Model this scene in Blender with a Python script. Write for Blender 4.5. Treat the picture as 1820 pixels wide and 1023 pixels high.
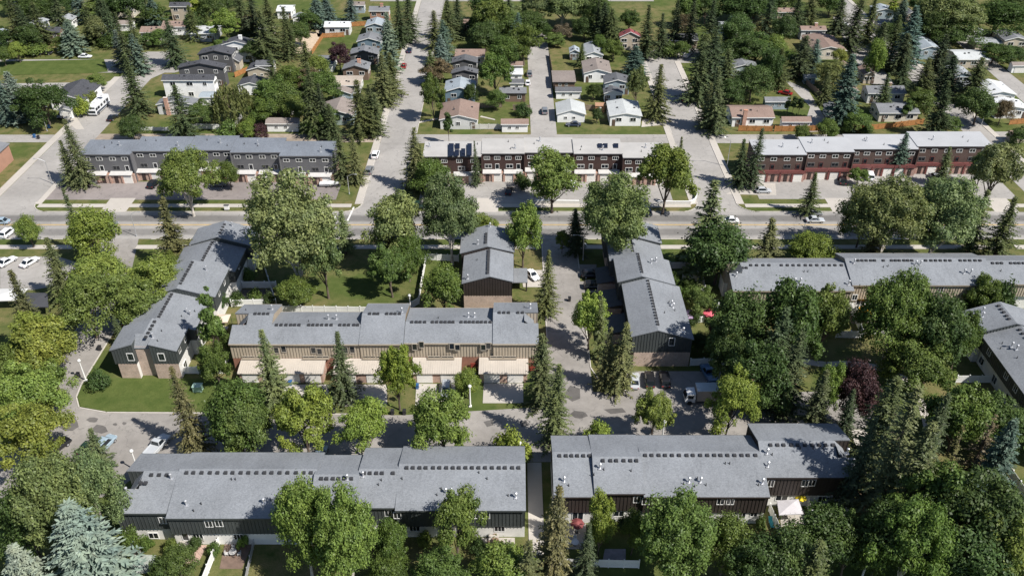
import bpy, math, random
import numpy as np
from mathutils import Vector, Matrix
for o in list(bpy.data.objects): bpy.data.objects.remove(o)
SC = bpy.context.scene
COL = SC.collection

# ------------------------------------------------------------------ camera
FPX, HOR = 1550.0, -553.0                       # focal length and horizon row, in photo pixels (1820 wide)
PITCH = math.atan((511.5 - HOR) / FPX)
CAMH = 132.0 * math.cos(PITCH)
cam = bpy.data.cameras.new('camera')
cam.sensor_width = 36.0
cam.lens = 36.0 * FPX / 1820.0
cam.clip_start = 1.0
cam.clip_end = 6000.0
camo = bpy.data.objects.new('camera', cam)
COL.objects.link(camo)
camo.location = (0, 0, CAMH)
camo.rotation_euler = (math.pi / 2 - PITCH, 0, 0)
SC.camera = camo

# ------------------------------------------------------------------ light
SUN_EL = math.radians(49.5)
SUN_DIR = Vector((0.85, -0.53, 0)).normalized() * math.cos(SUN_EL) + Vector((0, 0, math.sin(SUN_EL)))
w = bpy.data.worlds.new('World')
SC.world = w
w.use_nodes = True
nt = w.node_tree
sky = nt.nodes.new('ShaderNodeTexSky')
sky.sky_type = 'NISHITA'
sky.sun_disc = False
sky.sun_elevation = SUN_EL
sky.sun_rotation = math.atan2(SUN_DIR.x, SUN_DIR.y)
sky.altitude = 1000
bg = nt.nodes['Background']
bg.inputs['Strength'].default_value = 0.066
nt.links.new(sky.outputs[0], bg.inputs['Color'])
sun = bpy.data.lights.new('sun', 'SUN')
sun.energy = 4.2
sun.angle = math.radians(0.53)
sun.color = (1.0, 0.95, 0.88)
suno = bpy.data.objects.new('sun', sun)
COL.objects.link(suno)
suno.rotation_euler = SUN_DIR.to_track_quat('Z', 'Y').to_euler()
suno.location = (80, -40, 150)
SC.view_settings.view_transform = 'Standard'
SC.view_settings.look = 'None'
SC.view_settings.exposure = 0.82
SC.view_settings.gamma = 1.0
SC.view_settings.use_curve_mapping = False
SC.cycles.max_bounces = 6
SC.cycles.transparent_max_bounces = 6
SC.cycles.use_denoising = True

# ------------------------------------------------------------------ survey helpers (photo pixel -> place)
_c, _s = math.cos(PITCH), math.sin(PITCH)
def ray(px, py):
    dx, dy = (px - 910) / FPX, -(py - 511.5) / FPX
    return dx, _c + dy * _s, -_s + dy * _c
def W(px, py, z=0.0):                            # point at height z
    d = ray(px, py); t = (z - CAMH) / d[2]
    return d[0] * t, d[1] * t
def WY(py, z=0.0): return W(910, py, z)[1]
def onY(px, py, Y):                              # point on the vertical plane y = Y -> (x, z)
    d = ray(px, py); t = Y / d[1]
    return d[0] * t, CAMH + d[2] * t
def scale_at(Y, z=0.0):                          # photo pixels per metre
    return FPX / (Y * _c - (z - CAMH) * _s)

# ------------------------------------------------------------------ mesh helpers
class MB:
    def __init__(s): s.v = []; s.f = []
    def add(s, pts, faces):
        n = len(s.v); s.v += [tuple(p) for p in pts]; s.f += [tuple(i + n for i in q) for q in faces]; return s
    def box(s, x0, y0, z0, x1, y1, z1):
        if x0 > x1: x0, x1 = x1, x0
        if y0 > y1: y0, y1 = y1, y0
        return s.add([(x0,y0,z0),(x1,y0,z0),(x1,y1,z0),(x0,y1,z0),(x0,y0,z1),(x1,y0,z1),(x1,y1,z1),(x0,y1,z1)],
                     [(0,3,2,1),(4,5,6,7),(0,1,5,4),(1,2,6,5),(2,3,7,6),(3,0,4,7)])
    def prism(s, poly, z0, z1):                   # poly: xy points
        a = sum(poly[i][0]*poly[(i+1)%len(poly)][1]-poly[(i+1)%len(poly)][0]*poly[i][1] for i in range(len(poly)))
        if a < 0: poly = poly[::-1]
        n = len(poly)
        return s.add([(x,y,z0) for x,y in poly]+[(x,y,z1) for x,y in poly],
                     [tuple(range(n))[::-1], tuple(range(n,2*n))]+[(i,(i+1)%n,n+(i+1)%n,n+i) for i in range(n)])
    def ring_extrude(s, r0, r1):                  # two rings of the same count
        n = len(r0)
        return s.add(list(r0)+list(r1), [tuple(range(n))[::-1], tuple(range(n,2*n))]+[(i,(i+1)%n,n+(i+1)%n,n+i) for i in range(n)])
    def loft(s, rings):
        n = len(rings[0]); k = len(rings); f = [tuple(range(n))[::-1], tuple(range((k-1)*n, k*n))]
        for j in range(k-1):
            for i in range(n): f.append((j*n+i, j*n+(i+1)%n, (j+1)*n+(i+1)%n, (j+1)*n+i))
        return s.add([p for r in rings for p in r], f)
    def tube(s, p0, p1, r0, r1, n=6):
        p0, p1 = Vector(p0), Vector(p1); d = (p1-p0).normalized()
        a = d.orthogonal().normalized(); b = d.cross(a)
        R = lambda p, r: [tuple(p + (a*math.cos(t)+b*math.sin(t))*r) for t in [2*math.pi*i/n for i in range(n)]]
        return s.ring_extrude(R(p0, r0), R(p1, r1))
    def mesh(s, name, mat=None, org=(0,0,0), smooth=False):
        m = bpy.data.meshes.new(name)
        ox, oy, oz = org
        m.from_pydata([(x-ox,y-oy,z-oz) for x,y,z in s.v], [], s.f)
        if mat: m.materials.append(mat)
        if smooth: m.polygons.foreach_set('use_smooth', [True]*len(m.polygons))
        m.update(); return m
def obj(name, data, parent=None, loc=(0,0,0), rotz=0.0):
    o = bpy.data.objects.new(name, data); COL.objects.link(o)
    o.location = loc; o.rotation_euler = (0,0,rotz)
    if parent is not None: o.parent = parent
    return o
def part(name, mb, mat, parent, smooth=False):    # mesh in world coordinates under an unrotated root
    org = parent['_o'] if '_o' in parent.keys() else (0,0,0)
    return obj(name, mb.mesh(name, mat, org, smooth), parent)
LABELS = {}
def tag(o, label, cat, group=None, kind=None):
    o['label'] = label; o['category'] = cat
    if group: o['group'] = group
    if kind: o['kind'] = kind
    return o
def root(name, label, cat, loc, group=None, rotz=0.0):
    o = obj(name, None, None, loc, rotz); o.empty_display_size = 0.5
    return tag(o, label, cat, group)
def struct(name, mb, mat, parent=None):
    o = obj(name, mb.mesh(name, mat), parent)
    if parent is None: o['kind'] = 'structure'
    return o
def wroot(name, label, cat, x, y, group=None, z=0.0):   # root whose parts are given in world coordinates
    o = root(name, label, cat, (x,y,z), group); ORG[o.name] = (x,y,z); return o
ORG = {}
def wpart(name, mb, mat, parent, top=None, smooth=False):
    return obj(name, mb.mesh(name, mat, ORG[(top or parent).name], smooth), parent)

# ------------------------------------------------------------------ materials
MATS = {}
def nodes(name):
    m = bpy.data.materials.new(name); m.use_nodes = True
    nt = m.node_tree; b = nt.nodes['Principled BSDF']; return m, nt, b
def N(nt, t, **kw):
    n = nt.nodes.new(t)
    for k, v in kw.items():
        if k in n.inputs: n.inputs[k].default_value = v
        else: setattr(n, k, v)
    return n
def mixc(nt, fac, a, b, mode='MIX'):
    n = nt.nodes.new('ShaderNodeMix'); n.data_type = 'RGBA'; n.blend_type = mode
    for sock, v in ((0, fac), (6, a), (7, b)):
        if hasattr(v, 'is_linked'): nt.links.new(v, n.inputs[sock])
        elif sock == 0: n.inputs[0].default_value = v
        else: n.inputs[sock].default_value = (*v, 1) if len(v) == 3 else v
    return n.outputs[2]
def ramp(nt, fac, a, b, c0=(0,0,0), c1=(1,1,1)):
    r = nt.nodes.new('ShaderNodeValToRGB'); e = r.color_ramp.elements
    e[0].position = a; e[1].position = b; e[0].color = (*c0,1); e[1].color = (*c1,1)
    nt.links.new(fac, r.inputs[0]); return r.outputs[0]
def pos(nt): return nt.nodes.new('ShaderNodeNewGeometry').outputs['Position']
def noise(nt, vec, sc, det=3, rough=0.55):
    n = N(nt, 'ShaderNodeTexNoise', Scale=sc, Detail=det, Roughness=rough); nt.links.new(vec, n.inputs['Vector']); return n.outputs['Fac']
def mapped(nt, vec, sc):
    n = nt.nodes.new('ShaderNodeMapping'); n.inputs['Scale'].default_value = sc; nt.links.new(vec, n.inputs['Vector']); return n.outputs[0]
def bump(nt, b, h, strength, dist):
    n = N(nt, 'ShaderNodeBump', Strength=strength, Distance=dist); nt.links.new(h, n.inputs['Height']); nt.links.new(n.outputs[0], b.inputs['Normal'])
def sh(c, k): return tuple(min(1, max(0, x*k)) for x in c)
def M(col, rough=0.7, var=0.18, sc=0.9, metal=0.0, fine=0.12, spec=None, name=None):
    """painted or mineral surface: two scales of uneven colour"""
    key = (col, rough, var, sc, metal, fine)
    if key in MATS: return MATS[key]
    m, nt, b = nodes(name or 'surface'); P = pos(nt)
    n1 = noise(nt, P, sc); c = mixc(nt, ramp(nt, n1, .3, .7), sh(col, 1-var), sh(col, 1+var))
    n2 = noise(nt, P, 14.0, 2); c = mixc(nt, ramp(nt, n2, .3, .7), mixc(nt, fine, c, (0,0,0)), c)
    nt.links.new(c, b.inputs['Base Color'])
    b.inputs['Roughness'].default_value = rough; b.inputs['Metallic'].default_value = metal
    if spec is not None: b.inputs['Specular IOR Level'].default_value = spec
    MATS[key] = m; return m
def shingle(col, key=None):
    k = ('sh', col)
    if k in MATS: return MATS[k]
    m, nt, b = nodes('shingles'); P = pos(nt)
    big = noise(nt, P, .13, 3); tabs = nt.nodes.new('ShaderNodeTexVoronoi'); tabs.inputs['Scale'].default_value = 1.0
    nt.links.new(mapped(nt, P, (4.5, 7.0, 7.0)), tabs.inputs['Vector'])
    sp = noise(nt, mapped(nt, P, (5.0, 8.0, 8.0)), 1.6, 2, .6)
    c = mixc(nt, ramp(nt, big, .3, .7), sh(col, .86), sh(col, 1.12))
    stn = noise(nt, mapped(nt, P, (1.6, .35, .35)), .9, 4, .7); c = mixc(nt, ramp(nt, stn, .52, .78), c, mixc(nt, .22, c, (.02,.02,.022)))
    c = mixc(nt, ramp(nt, tabs.outputs['Color'], .1, .9), mixc(nt, .12, c, (0.0,0.0,0.0)), mixc(nt, .05, c, (.8,.8,.82)))
    c = mixc(nt, ramp(nt, sp, .38, .62), mixc(nt, .14, c, (0,0,0)), c)
    nt.links.new(c, b.inputs['Base Color']); b.inputs['Roughness'].default_value = .95; b.inputs['Specular IOR Level'].default_value = .15
    bump(nt, b, sp, .5, .03)
    MATS[k] = m; return m
def brick(col, mort=(.55,.5,.45)):
    k = ('br', col)
    if k in MATS: return MATS[k]
    m, nt, b = nodes('brickwork'); P = pos(nt)
    sep = nt.nodes.new('ShaderNodeSeparateXYZ'); nt.links.new(P, sep.inputs[0])
    add = N(nt, 'ShaderNodeMath', operation='ADD'); nt.links.new(sep.outputs[0], add.inputs[0]); nt.links.new(sep.outputs[1], add.inputs[1])
    cb = nt.nodes.new('ShaderNodeCombineXYZ'); nt.links.new(add.outputs[0], cb.inputs[0]); nt.links.new(sep.outputs[2], cb.inputs[1])
    t = nt.nodes.new('ShaderNodeTexBrick'); nt.links.new(cb.outputs[0], t.inputs['Vector'])
    t.inputs['Scale'].default_value = 1.0; t.inputs['Brick Width'].default_value = .25; t.inputs['Row Height'].default_value = .09; t.inputs['Mortar Size'].default_value = .012
    t.inputs['Color1'].default_value = (*sh(col,.8),1); t.inputs['Color2'].default_value = (*sh(col,1.2),1); t.inputs['Mortar'].default_value = (*mort,1)
    n1 = noise(nt, P, .8)
    c = mixc(nt, ramp(nt, n1, .3, .7), mixc(nt, .25, t.outputs['Color'], (0,0,0)), t.outputs['Color'])
    nt.links.new(c, b.inputs['Base Color']); b.inputs['Roughness'].default_value = .9
    MATS[k] = m; return m
def glass_mat():
    m, nt, b = nodes('window glass')
    b.inputs['Base Color'].default_value = (.012,.016,.02,1); b.inputs['Roughness'].default_value = .06; b.inputs['Specular IOR Level'].default_value = .7
    return m
def grass_mat(d0=.38, d1=.60, k=1.0):
    m, nt, b = nodes('lawn grass'); P = pos(nt)
    big = noise(nt, P, .045, 4); mid = noise(nt, P, .35, 4, .65); fine = noise(nt, P, 5.0, 3, .7)
    g = mixc(nt, ramp(nt, mid, .3, .72), sh((.060,.090,.022),k), sh((.105,.132,.038),k))
    dry = mixc(nt, ramp(nt, fine, .3, .7), (.15,.135,.055), (.21,.175,.085))
    am = N(nt, 'ShaderNodeMath', operation='MULTIPLY'); nt.links.new(ramp(nt, big, d0, d1), am.inputs[0]); nt.links.new(ramp(nt, mid, .30, .60), am.inputs[1])
    c = mixc(nt, am.outputs[0], g, dry)
    c = mixc(nt, ramp(nt, fine, .25, .75), mixc(nt, .35, c, (0,0,0)), c)
    nt.links.new(c, b.inputs['Base Color']); b.inputs['Roughness'].default_value = .95; b.inputs['Specular IOR Level'].default_value = .1
    bump(nt, b, fine, .6, .06)
    return m
def road_mat(name, col, crack=True, lanes=None, stain=.25):
    m, nt, b = nodes(name); P = pos(nt)
    big = noise(nt, P, .08, 4); mid = noise(nt, P, .7, 4, .6); fine = noise(nt, P, 9, 2)
    c = mixc(nt, ramp(nt, big, .32, .68), sh(col, 1-stain*.55), sh(col, 1+stain*.5))
    c = mixc(nt, ramp(nt, mid, .35, .75), c, mixc(nt, stain*.55, c, (.02,.02,.02)))
    c = mixc(nt, ramp(nt, fine, .3, .7), mixc(nt, .12, c, (0,0,0)), c)
    if lanes:
        ax, lines = lanes                          # worn tyre bands along one axis
        sep = nt.nodes.new('ShaderNodeSeparateXYZ'); nt.links.new(P, sep.inputs[0])
        wob = noise(nt, P, .25, 2)
        for ctr, hw, amt in lines:
            a = N(nt, 'ShaderNodeMath', operation='SUBTRACT'); nt.links.new(sep.outputs[ax], a.inputs[0]); a.inputs[1].default_value = ctr
            ab = N(nt, 'ShaderNodeMath', operation='ABSOLUTE'); nt.links.new(a.outputs[0], ab.inputs[0])
            w2 = N(nt, 'ShaderNodeMath', operation='MULTIPLY_ADD'); nt.links.new(wob, w2.inputs[0]); w2.inputs[1].default_value = .8; nt.links.new(ab.outputs[0], w2.inputs[2])
            band = ramp(nt, w2.outputs[0], 0, 1, (1,1,1), (0,0,0))
            rr = band.node.color_ramp; d = N(nt, 'ShaderNodeMath', operation='DIVIDE'); nt.links.new(w2.outputs[0], d.inputs[0]); d.inputs[1].default_value = hw + .9
            nt.links.new(d.outputs[0], band.node.inputs[0]); rr.elements[0].position = .55; rr.elements[1].position = .95
            mm = N(nt, 'ShaderNodeMath', operation='MULTIPLY'); nt.links.new(band, mm.inputs[0]); mm.inputs[1].default_value = amt
            c = mixc(nt, mm.outputs[0], c, (.025,.025,.027))
    if crack:
        v = nt.nodes.new('ShaderNodeTexVoronoi'); v.feature = 'DISTANCE_TO_EDGE'; v.inputs['Scale'].default_value = .12
        wn = nt.nodes.new('ShaderNodeTexNoise'); wn.inputs['Scale'].default_value = .6; wn.inputs['Detail'].default_value = 4; nt.links.new(P, wn.inputs['Vector'])
        ad = nt.nodes.new('ShaderNodeVectorMath'); ad.operation = 'MULTIPLY_ADD'; nt.links.new(wn.outputs['Color'], ad.inputs[0]); ad.inputs[1].default_value = (4,4,0); nt.links.new(P, ad.inputs[2])
        nt.links.new(ad.outputs[0], v.inputs['Vector'])
        c = mixc(nt, ramp(nt, v.outputs['Distance'], .003, .009, (.28,.28,.28), (0,0,0)), c, (.03,.03,.032))
    nt.links.new(c, b.inputs['Base Color']); b.inputs['Roughness'].default_value = .92; b.inputs['Specular IOR Level'].default_value = .2
    bump(nt, b, fine, .3, .02)
    return m
def leaf_mat(name='foliage', trans=.28):
    m = bpy.data.materials.new(name); m.use_nodes = True; nt = m.node_tree; nt.nodes.clear()
    out = nt.nodes.new('ShaderNodeOutputMaterial'); oi = nt.nodes.new('ShaderNodeObjectInfo'); ge = nt.nodes.new('ShaderNodeNewGeometry')
    tc = nt.nodes.new('ShaderNodeTexCoord'); cl = noise(nt, tc.outputs['Object'], .55, 3)
    r = ramp(nt, ge.outputs['Random Per Island'], 0, 1, (.70,.70,.70), (1.30,1.30,1.24))
    c = mixc(nt, 1.0, oi.outputs['Color'], r, 'MULTIPLY')
    k = ramp(nt, cl, .32, .68, (.72,.78,.80), (1.25,1.18,1.05))
    c = mixc(nt, 1.0, c, k, 'MULTIPLY')
    d = nt.nodes.new('ShaderNodeBsdfDiffuse'); t = nt.nodes.new('ShaderNodeBsdfTranslucent'); g = nt.nodes.new('ShaderNodeBsdfGlossy')
    g.inputs['Roughness'].default_value = .45; g.inputs['Color'].default_value = (1,1,1,1)
    nt.links.new(c, d.inputs[0]); nt.links.new(mixc(nt, 1.0, c, (1.1,1.25,.7), 'MULTIPLY'), t.inputs[0])
    ms = nt.nodes.new('ShaderNodeMixShader'); ms.inputs[0].default_value = trans; nt.links.new(d.outputs[0], ms.inputs[1]); nt.links.new(t.outputs[0], ms.inputs[2])
    m2 = nt.nodes.new('ShaderNodeMixShader'); m2.inputs[0].default_value = .012; nt.links.new(ms.outputs[0], m2.inputs[1]); nt.links.new(g.outputs[0], m2.inputs[2])
    nt.links.new(m2.outputs[0], out.inputs[0])
    return m
def paint_mat():
    m, nt, b = nodes('car paint'); oi = nt.nodes.new('ShaderNodeObjectInfo'); nt.links.new(oi.outputs['Color'], b.inputs['Base Color'])
    b.inputs['Roughness'].default_value = .3; b.inputs['Coat Weight'].default_value = .6; b.inputs['Coat Roughness'].default_value = .08
    return m
GLASS = glass_mat(); GRASS = grass_mat(); LEAF = leaf_mat('foliage', .26); NEEDLE = leaf_mat('needles', .1); PAINT = paint_mat()
BARK = M((.11,.085,.065), .95, .3, 2.0); BIRCH = M((.42,.39,.35), .9, .3, 2.0)
WHITE = M((.74,.74,.72), .55, .06, .5, fine=.05); CONC = M((.40,.37,.33), .9, .12, .6); DKMETAL = M((.05,.05,.055), .5, .2)
STEEL = M((.55,.56,.58), .4, .1, metal=.6); PLASTIC_BLK = M((.03,.03,.033), .5, .2); RUBBER = M((.015,.015,.016), .85, .2)
WOOD = M((.36,.165,.055), .8, .25, 1.6); WOODG = M((.22,.17,.13), .85, .25, 1.6)
SHG = shingle((.20,.215,.235)); 
# ------------------------------------------------------------------ ground, roads and pavements
def sheet(name, poly, z, mat, t=None):
    mb = MB()
    if t: mb.prism(poly, z - t, z)
    else:
        a = sum(poly[i][0]*poly[(i+1)%len(poly)][1]-poly[(i+1)%len(poly)][0]*poly[i][1] for i in range(len(poly)))
        if a < 0: poly = poly[::-1]
        mb.add([(x,y,z) for x,y in poly], [tuple(range(len(poly)))])
    return struct(name, mb, mat)
def rect(x0, y0, x1, y1): return [(x0,y0),(x1,y0),(x1,y1),(x0,y1)]
def pxp(*pts): return [W(x, y) for x, y in pts]
g = MB(); g.add([(-3000,-800,0),(3000,-800,0),(3000,4000,0),(-3000,4000,0)], [(0,1,2,3)])
struct('ground', g, GRASS)
ASPH = road_mat('road concrete asphalt', (.325,.31,.292))
ASPH_D = road_mat('lot asphalt', (.275,.258,.24), stain=.35)
ASPH_P = road_mat('forecourt asphalt', (.25,.222,.212), stain=.3)
ASPH_MAIN = road_mat('main road asphalt', (.31,.297,.28), lanes=(1, [(189.0,1.7,.5),(182.4,1.7,.42),(185.7,.6,.12)]))
GRAVEL = road_mat('gravel lane', (.33,.275,.22), crack=False, stain=.5)
WALK = road_mat('sidewalk concrete', (.44,.41,.37), crack=False, stain=.15)
DIRT = road_mat('bare dirt', (.22,.15,.10), crack=False, stain=.6)
PATCH = road_mat('tar patch', (.125,.118,.112), crack=True, stain=.5)
YEL = M((.55,.36,.09), .8, .2, .8); KERB = M((.47,.44,.40), .9, .12, .7)
ZR = 0.02
MY0, MY1 = 179.2, 192.2
sheet('main_road', rect(-420, MY0, 420, MY1), ZR, ASPH_MAIN)
mr = bpy.data.objects['main_road']
for yy in (185.62, 185.95):
    mk = MB(); mk.box(-420, yy, ZR+.004, 420, yy+.15, ZR+.008); obj('centre_line', mk.mesh('centre_line', YEL), mr)
wl = M((.62,.61,.58), .8, .15, 1.0)
for p0, p1 in (((629,368),(617,394)),((598,383),(586,401)),((1040,432),(1042,436))):
    a0, a1 = Vector(W(*p0)), Vector(W(*p1)); n = Vector((-(a1-a0).y, (a1-a0).x)).normalized()*.22
    mk = MB(); mk.prism([tuple(a0-n), tuple(a1-n), tuple(a1+n), tuple(a0+n)], ZR+.012, ZR+.016); obj('crosswalk_line', mk.mesh('crosswalk_line', wl), mr)
# streets running away from the camera
sheet('street', rect(-38.3, MY1, -28.4, 520), ZR+.004, ASPH)
sheet('street', rect(47.5, MY1, 57.5, 300), ZR+.004, ASPH)
sheet('street', rect(134.5, MY1, 142.0, 420), ZR+.004, ASPH)
sheet('street', rect(-133, MY1, -122.2, 310), ZR+.004, ASPH)
sheet('street', pxp((1150,112),(1235,112),(1250,95),(1228,80),(1175,84),(1146,96)), ZR+.008, ASPH)
sheet('street', [(-260,289),(-116,289),(-112,293),(-112,299),(-118,302),(-260,302)], ZR+.008, ASPH)
sheet('street', pxp((0,149),(190,146),(235,128),(258,150),(205,166),(150,160),(0,156)), ZR+.012, ASPH)
sheet('street', pxp((230,95),(290,92),(296,128),(246,150),(225,130)), ZR+.016, ASPH)
sheet('cross_street', rect(-60, 372, 60, 384), ZR+.012, ASPH)
sheet('alley', rect(5.6, 216, 13.3, 330), ZR+.006, ASPH)
sheet('back_lane', rect(-28.4, 232.6, 47.5, 238.6), ZR+.010, ASPH)
sheet('back_lane', rect(57.5, 232.6, 134.5, 238.6), ZR+.010, ASPH)
sheet('gravel_lane', rect(-122.2, 233.2, -38.3, 239.0), ZR+.010, GRAVEL)
sheet('back_lane', rect(-260, 233.2, -133, 238.4), ZR+.010, ASPH)
sheet('back_lane', rect(142, 233.6, 300, 240.6), ZR+.010, ASPH)
sheet('alley', pxp((1392,140),(1436,160),(1480,232),(1425,236),(1440,190)), ZR+.006, ASPH)
sheet('alley', pxp((1700,75),(1722,72),(1822,152),(1822,185)), ZR+.006, ASPH)
sheet('alley', pxp((1480,30),(1510,30),(1560,110),(1590,150),(1545,150),(1500,70)), ZR+.006, ASPH)
sheet('street', pxp((1655,150),(1672,148),(1745,225),(1700,228)), ZR+.011, ASPH)
# internal roads of the townhouse estate
sheet('estate_road', rect(-98, 130, -89.6, MY0) if False else [(-98,MY0),(-89.6,MY0),(-81.8,146),(-81.8,112),(-89.6,108),(-89.6,146),(-97.5,168)], ZR+.004, ASPH_D)
sheet('estate_road', [(-89.6,104.5),(-89.6,122),(-81.8,126),(-81.2,122.5),(-79.5,119.6),(-74,118.3),(-44,118.0),(-20,117.6),(8,120),(15.2,124),(47,124),(47,106.5),(4.6,106.0),(-62,104.2)], ZR+.008, ASPH_D)
sheet('estate_road', [(-92,104.6),(-62,104.4),(-66,98.2),(-92,96.0)], ZR+.012, ASPH_D)
sheet('estate_road', rect(7.2, 118, 15.2, MY0), ZR+.012, ASPH_D)
sheet('parking_bay', rect(22.0, 123.9, 41.0, 130.0), ZR+.012, ASPH_D)
sheet('estate_road', [(41,124),(66,124),(66,114),(47,114)], ZR+.014, ASPH_D)
sheet('parking_lot', pxp((0,457),(100,455),(150,470),(140,500),(60,515),(0,515)), ZR+.004, ASPH)
# forecourts
sheet('forecourt', rect(-121, 198.6, -45.5, 208.6), ZR+.004, ASPH_P)
sheet('forecourt', rect(-24.0, 196.2, 41.5, 209.5), ZR+.004, ASPH)
sheet('forecourt', rect(64, 199.0, 131, 214.5), ZR+.004, ASPH)
for x0, x1 in ((-104,-97.5),(-66,-60.5),(-9,-3.5),(24.5,27.5),(81,89.5),(122,128)):
    sheet('driveway', rect(x0, MY1, x1, 199.5), ZR+.009, WALK)
# sidewalks
def walk(x0, y0, x1, y1): sheet('sidewalk', rect(x0,y0,x1,y1), .10, WALK, .1)
for a, b in ((-121,-104),(-97.5,-66),(-60.5,-41),(-26,-9),(-3.5,24.5),(27.5,45.6),(59.5,81),(89.5,122),(128,133)):
    walk(a, 194.6, b, 196.3)
for a, b in ((-260,-134.2),(142.6,260)): walk(a, 194.6, b, 196.3)
for a, b in ((-260,-98.6),(-88.9,6.4),(16,115),(119,260)): walk(a, 174.6, b, 176.3)
walk(-40.3, 196.3, -38.4, 420); walk(45.6, 196.3, 47.4, 300); walk(57.6, 196.3, 59.5, 300); walk(142.1, 196.3, 143.8, 420); walk(-135.2,196.3,-133.1,285)
walk(-122.1,196.3,-120.6,233)
walk(2.6, 86, 5.0, 105.8); walk(60, 106.5, 63, 113.8)
# kerbs
def kerb(pts, w=.22, h=.14):
    mb = MB()
    for (xa,ya),(xb,yb) in zip(pts, pts[1:]):
        d = Vector((xb-xa, yb-ya)); L = d.length
        if L < 1e-6: continue
        n = Vector((-d.y, d.x))/L*w/2; e = d/L*.05
        mb.prism([(xa-n.x-e.x,ya-n.y-e.y),(xb-n.x+e.x,yb-n.y+e.y),(xb+n.x+e.x,yb+n.y+e.y),(xa+n.x-e.x,ya+n.y-e.y)], 0, h)
    return struct('kerb', mb, KERB)
for a, b in ((-260,-135),(-120,-104),(-97.5,-66),(-60.5,-42.5),(-25,-9),(-3.5,24.5),(27.5,43.5),(61,81),(89.5,122),(145,260)): kerb([(a, MY1+.12),(b, MY1+.12)])
for a, b in ((-260,-100.5),(-86.5,4.8),(17.6,115),(119,260)): kerb([(a, MY0-.12),(b, MY0-.12)])
for x in (-38.42,-28.28,47.38,57.62): kerb([(x,197.5),(x,232.4)]); kerb([(x,239.4),(x,300)])
def arc(cx, cy, r, a0, a1, n=8): return [(cx+r*math.cos(math.radians(a0+(a1-a0)*i/n)), cy+r*math.sin(math.radians(a0+(a1-a0)*i/n))) for i in range(n+1)]
# rounded street corners: paving between street and main road
for cx, sx in ((-38.3,-1),(-28.4,1),(47.5,-1),(57.5,1),(-122.2,1),(-133,-1)):
    R = 5.0; c = (cx+sx*R, MY1+R)
    pts = arc(c[0], c[1], R, 270, 180 if sx > 0 else 360)
    sheet('street_corner', pts + [(cx, MY1)], ZR+.005, ASPH); kerb(pts)
kerb([(-89.7,112),(-89.7,147),(-97.6,168)]); 
kerb([(-81.7,146),(-81.7,126),(-81.2,122.5),(-79.5,119.6),(-74,118.3),(-44,118.0),(-27,117.8)])
kerb([(7.1,178),(7.1,123)]); kerb([(15.3,178),(15.3,166)]); kerb([(15.3,150),(15.3,131),(16.5,127.6),(19,125.2),(21.9,124.1)])
kerb([(-62,104.2),(-28,104.9),(1.5,105.7)])
# lawn of the corner island, clipped greener
LAWN = grass_mat(.55, .9, 1.02)
for pts in ([(-81.5,126),(-81.0,122.6),(-79.3,119.8),(-74,118.5),(-44,118.2),(-44,127.4),(-76,127.9)],):
    sheet('lawn', pts, .13, LAWN, .1)
sheet('lawn', pxp((0,110),(185,106),(192,128),(150,131),(0,134)), .12, LAWN, .1)
# tar patches, each a part of the estate road it lies on
er = bpy.data.objects['estate_road.001']
for c, r, rr in (((122,752),(21,12),9),((165,746),(10,6),7),((178,762),(13,8),7),((205,754),(4,2.5),6),((221,752),(5,3),5),((1095,730),(25,6),4),((1020,700),(17,17),5),((1030,736),(14,7),7),((932,752),(9,8),4),((870,752),(10,7),4)):
    random.seed(int(c[0])); mb = MB()
    pts = [W(c[0]+r[0]*math.cos(t)*random.uniform(.7,1.25), c[1]+r[1]*math.sin(t)*random.uniform(.7,1.25)) for t in [2*math.pi*i/rr+.5 for i in range(rr)]]
    mb.prism(pts, ZR+.016, ZR+.020); obj('asphalt_patch', mb.mesh('asphalt_patch', PATCH), er)
# bare earth and garden beds
for pts in (((1330,655),(1400,650),(1420,690),(1340,700)),((1520,800),(1560,790),(1580,870),(1600,960),(1540,960),(1520,880)),((1400,720),(1430,760),(1390,772),(1372,740))):
    sheet('bare_ground', pxp(*pts), .008, DIRT)
# winding path of the courtyard
def path(pts, w, name='path', mat=None, z=.06):
    P = [Vector(W(*p)) for p in pts]; L = []; R = []
    for i, p in enumerate(P):
        d = (P[min(i+1,len(P)-1)]-P[max(i-1,0)]).normalized(); n = Vector((-d.y,d.x))*w/2
        L.append(tuple(p+n)); R.append(tuple(p-n))
    mb = MB()
    for i in range(len(P)-1): mb.prism([L[i],L[i+1],R[i+1],R[i]], 0.0, z)
    return struct(name, mb, mat or WALK)
path([(1470,648),(1500,646),(1535,648),(1575,656),(1605,672),(1630,700),(1643,730),(1650,760),(1668,790)], 1.7)
path([(1398,735),(1425,752),(1440,775)], 2.2)
path([(1412,640),(1470,648)], 1.7)
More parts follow.
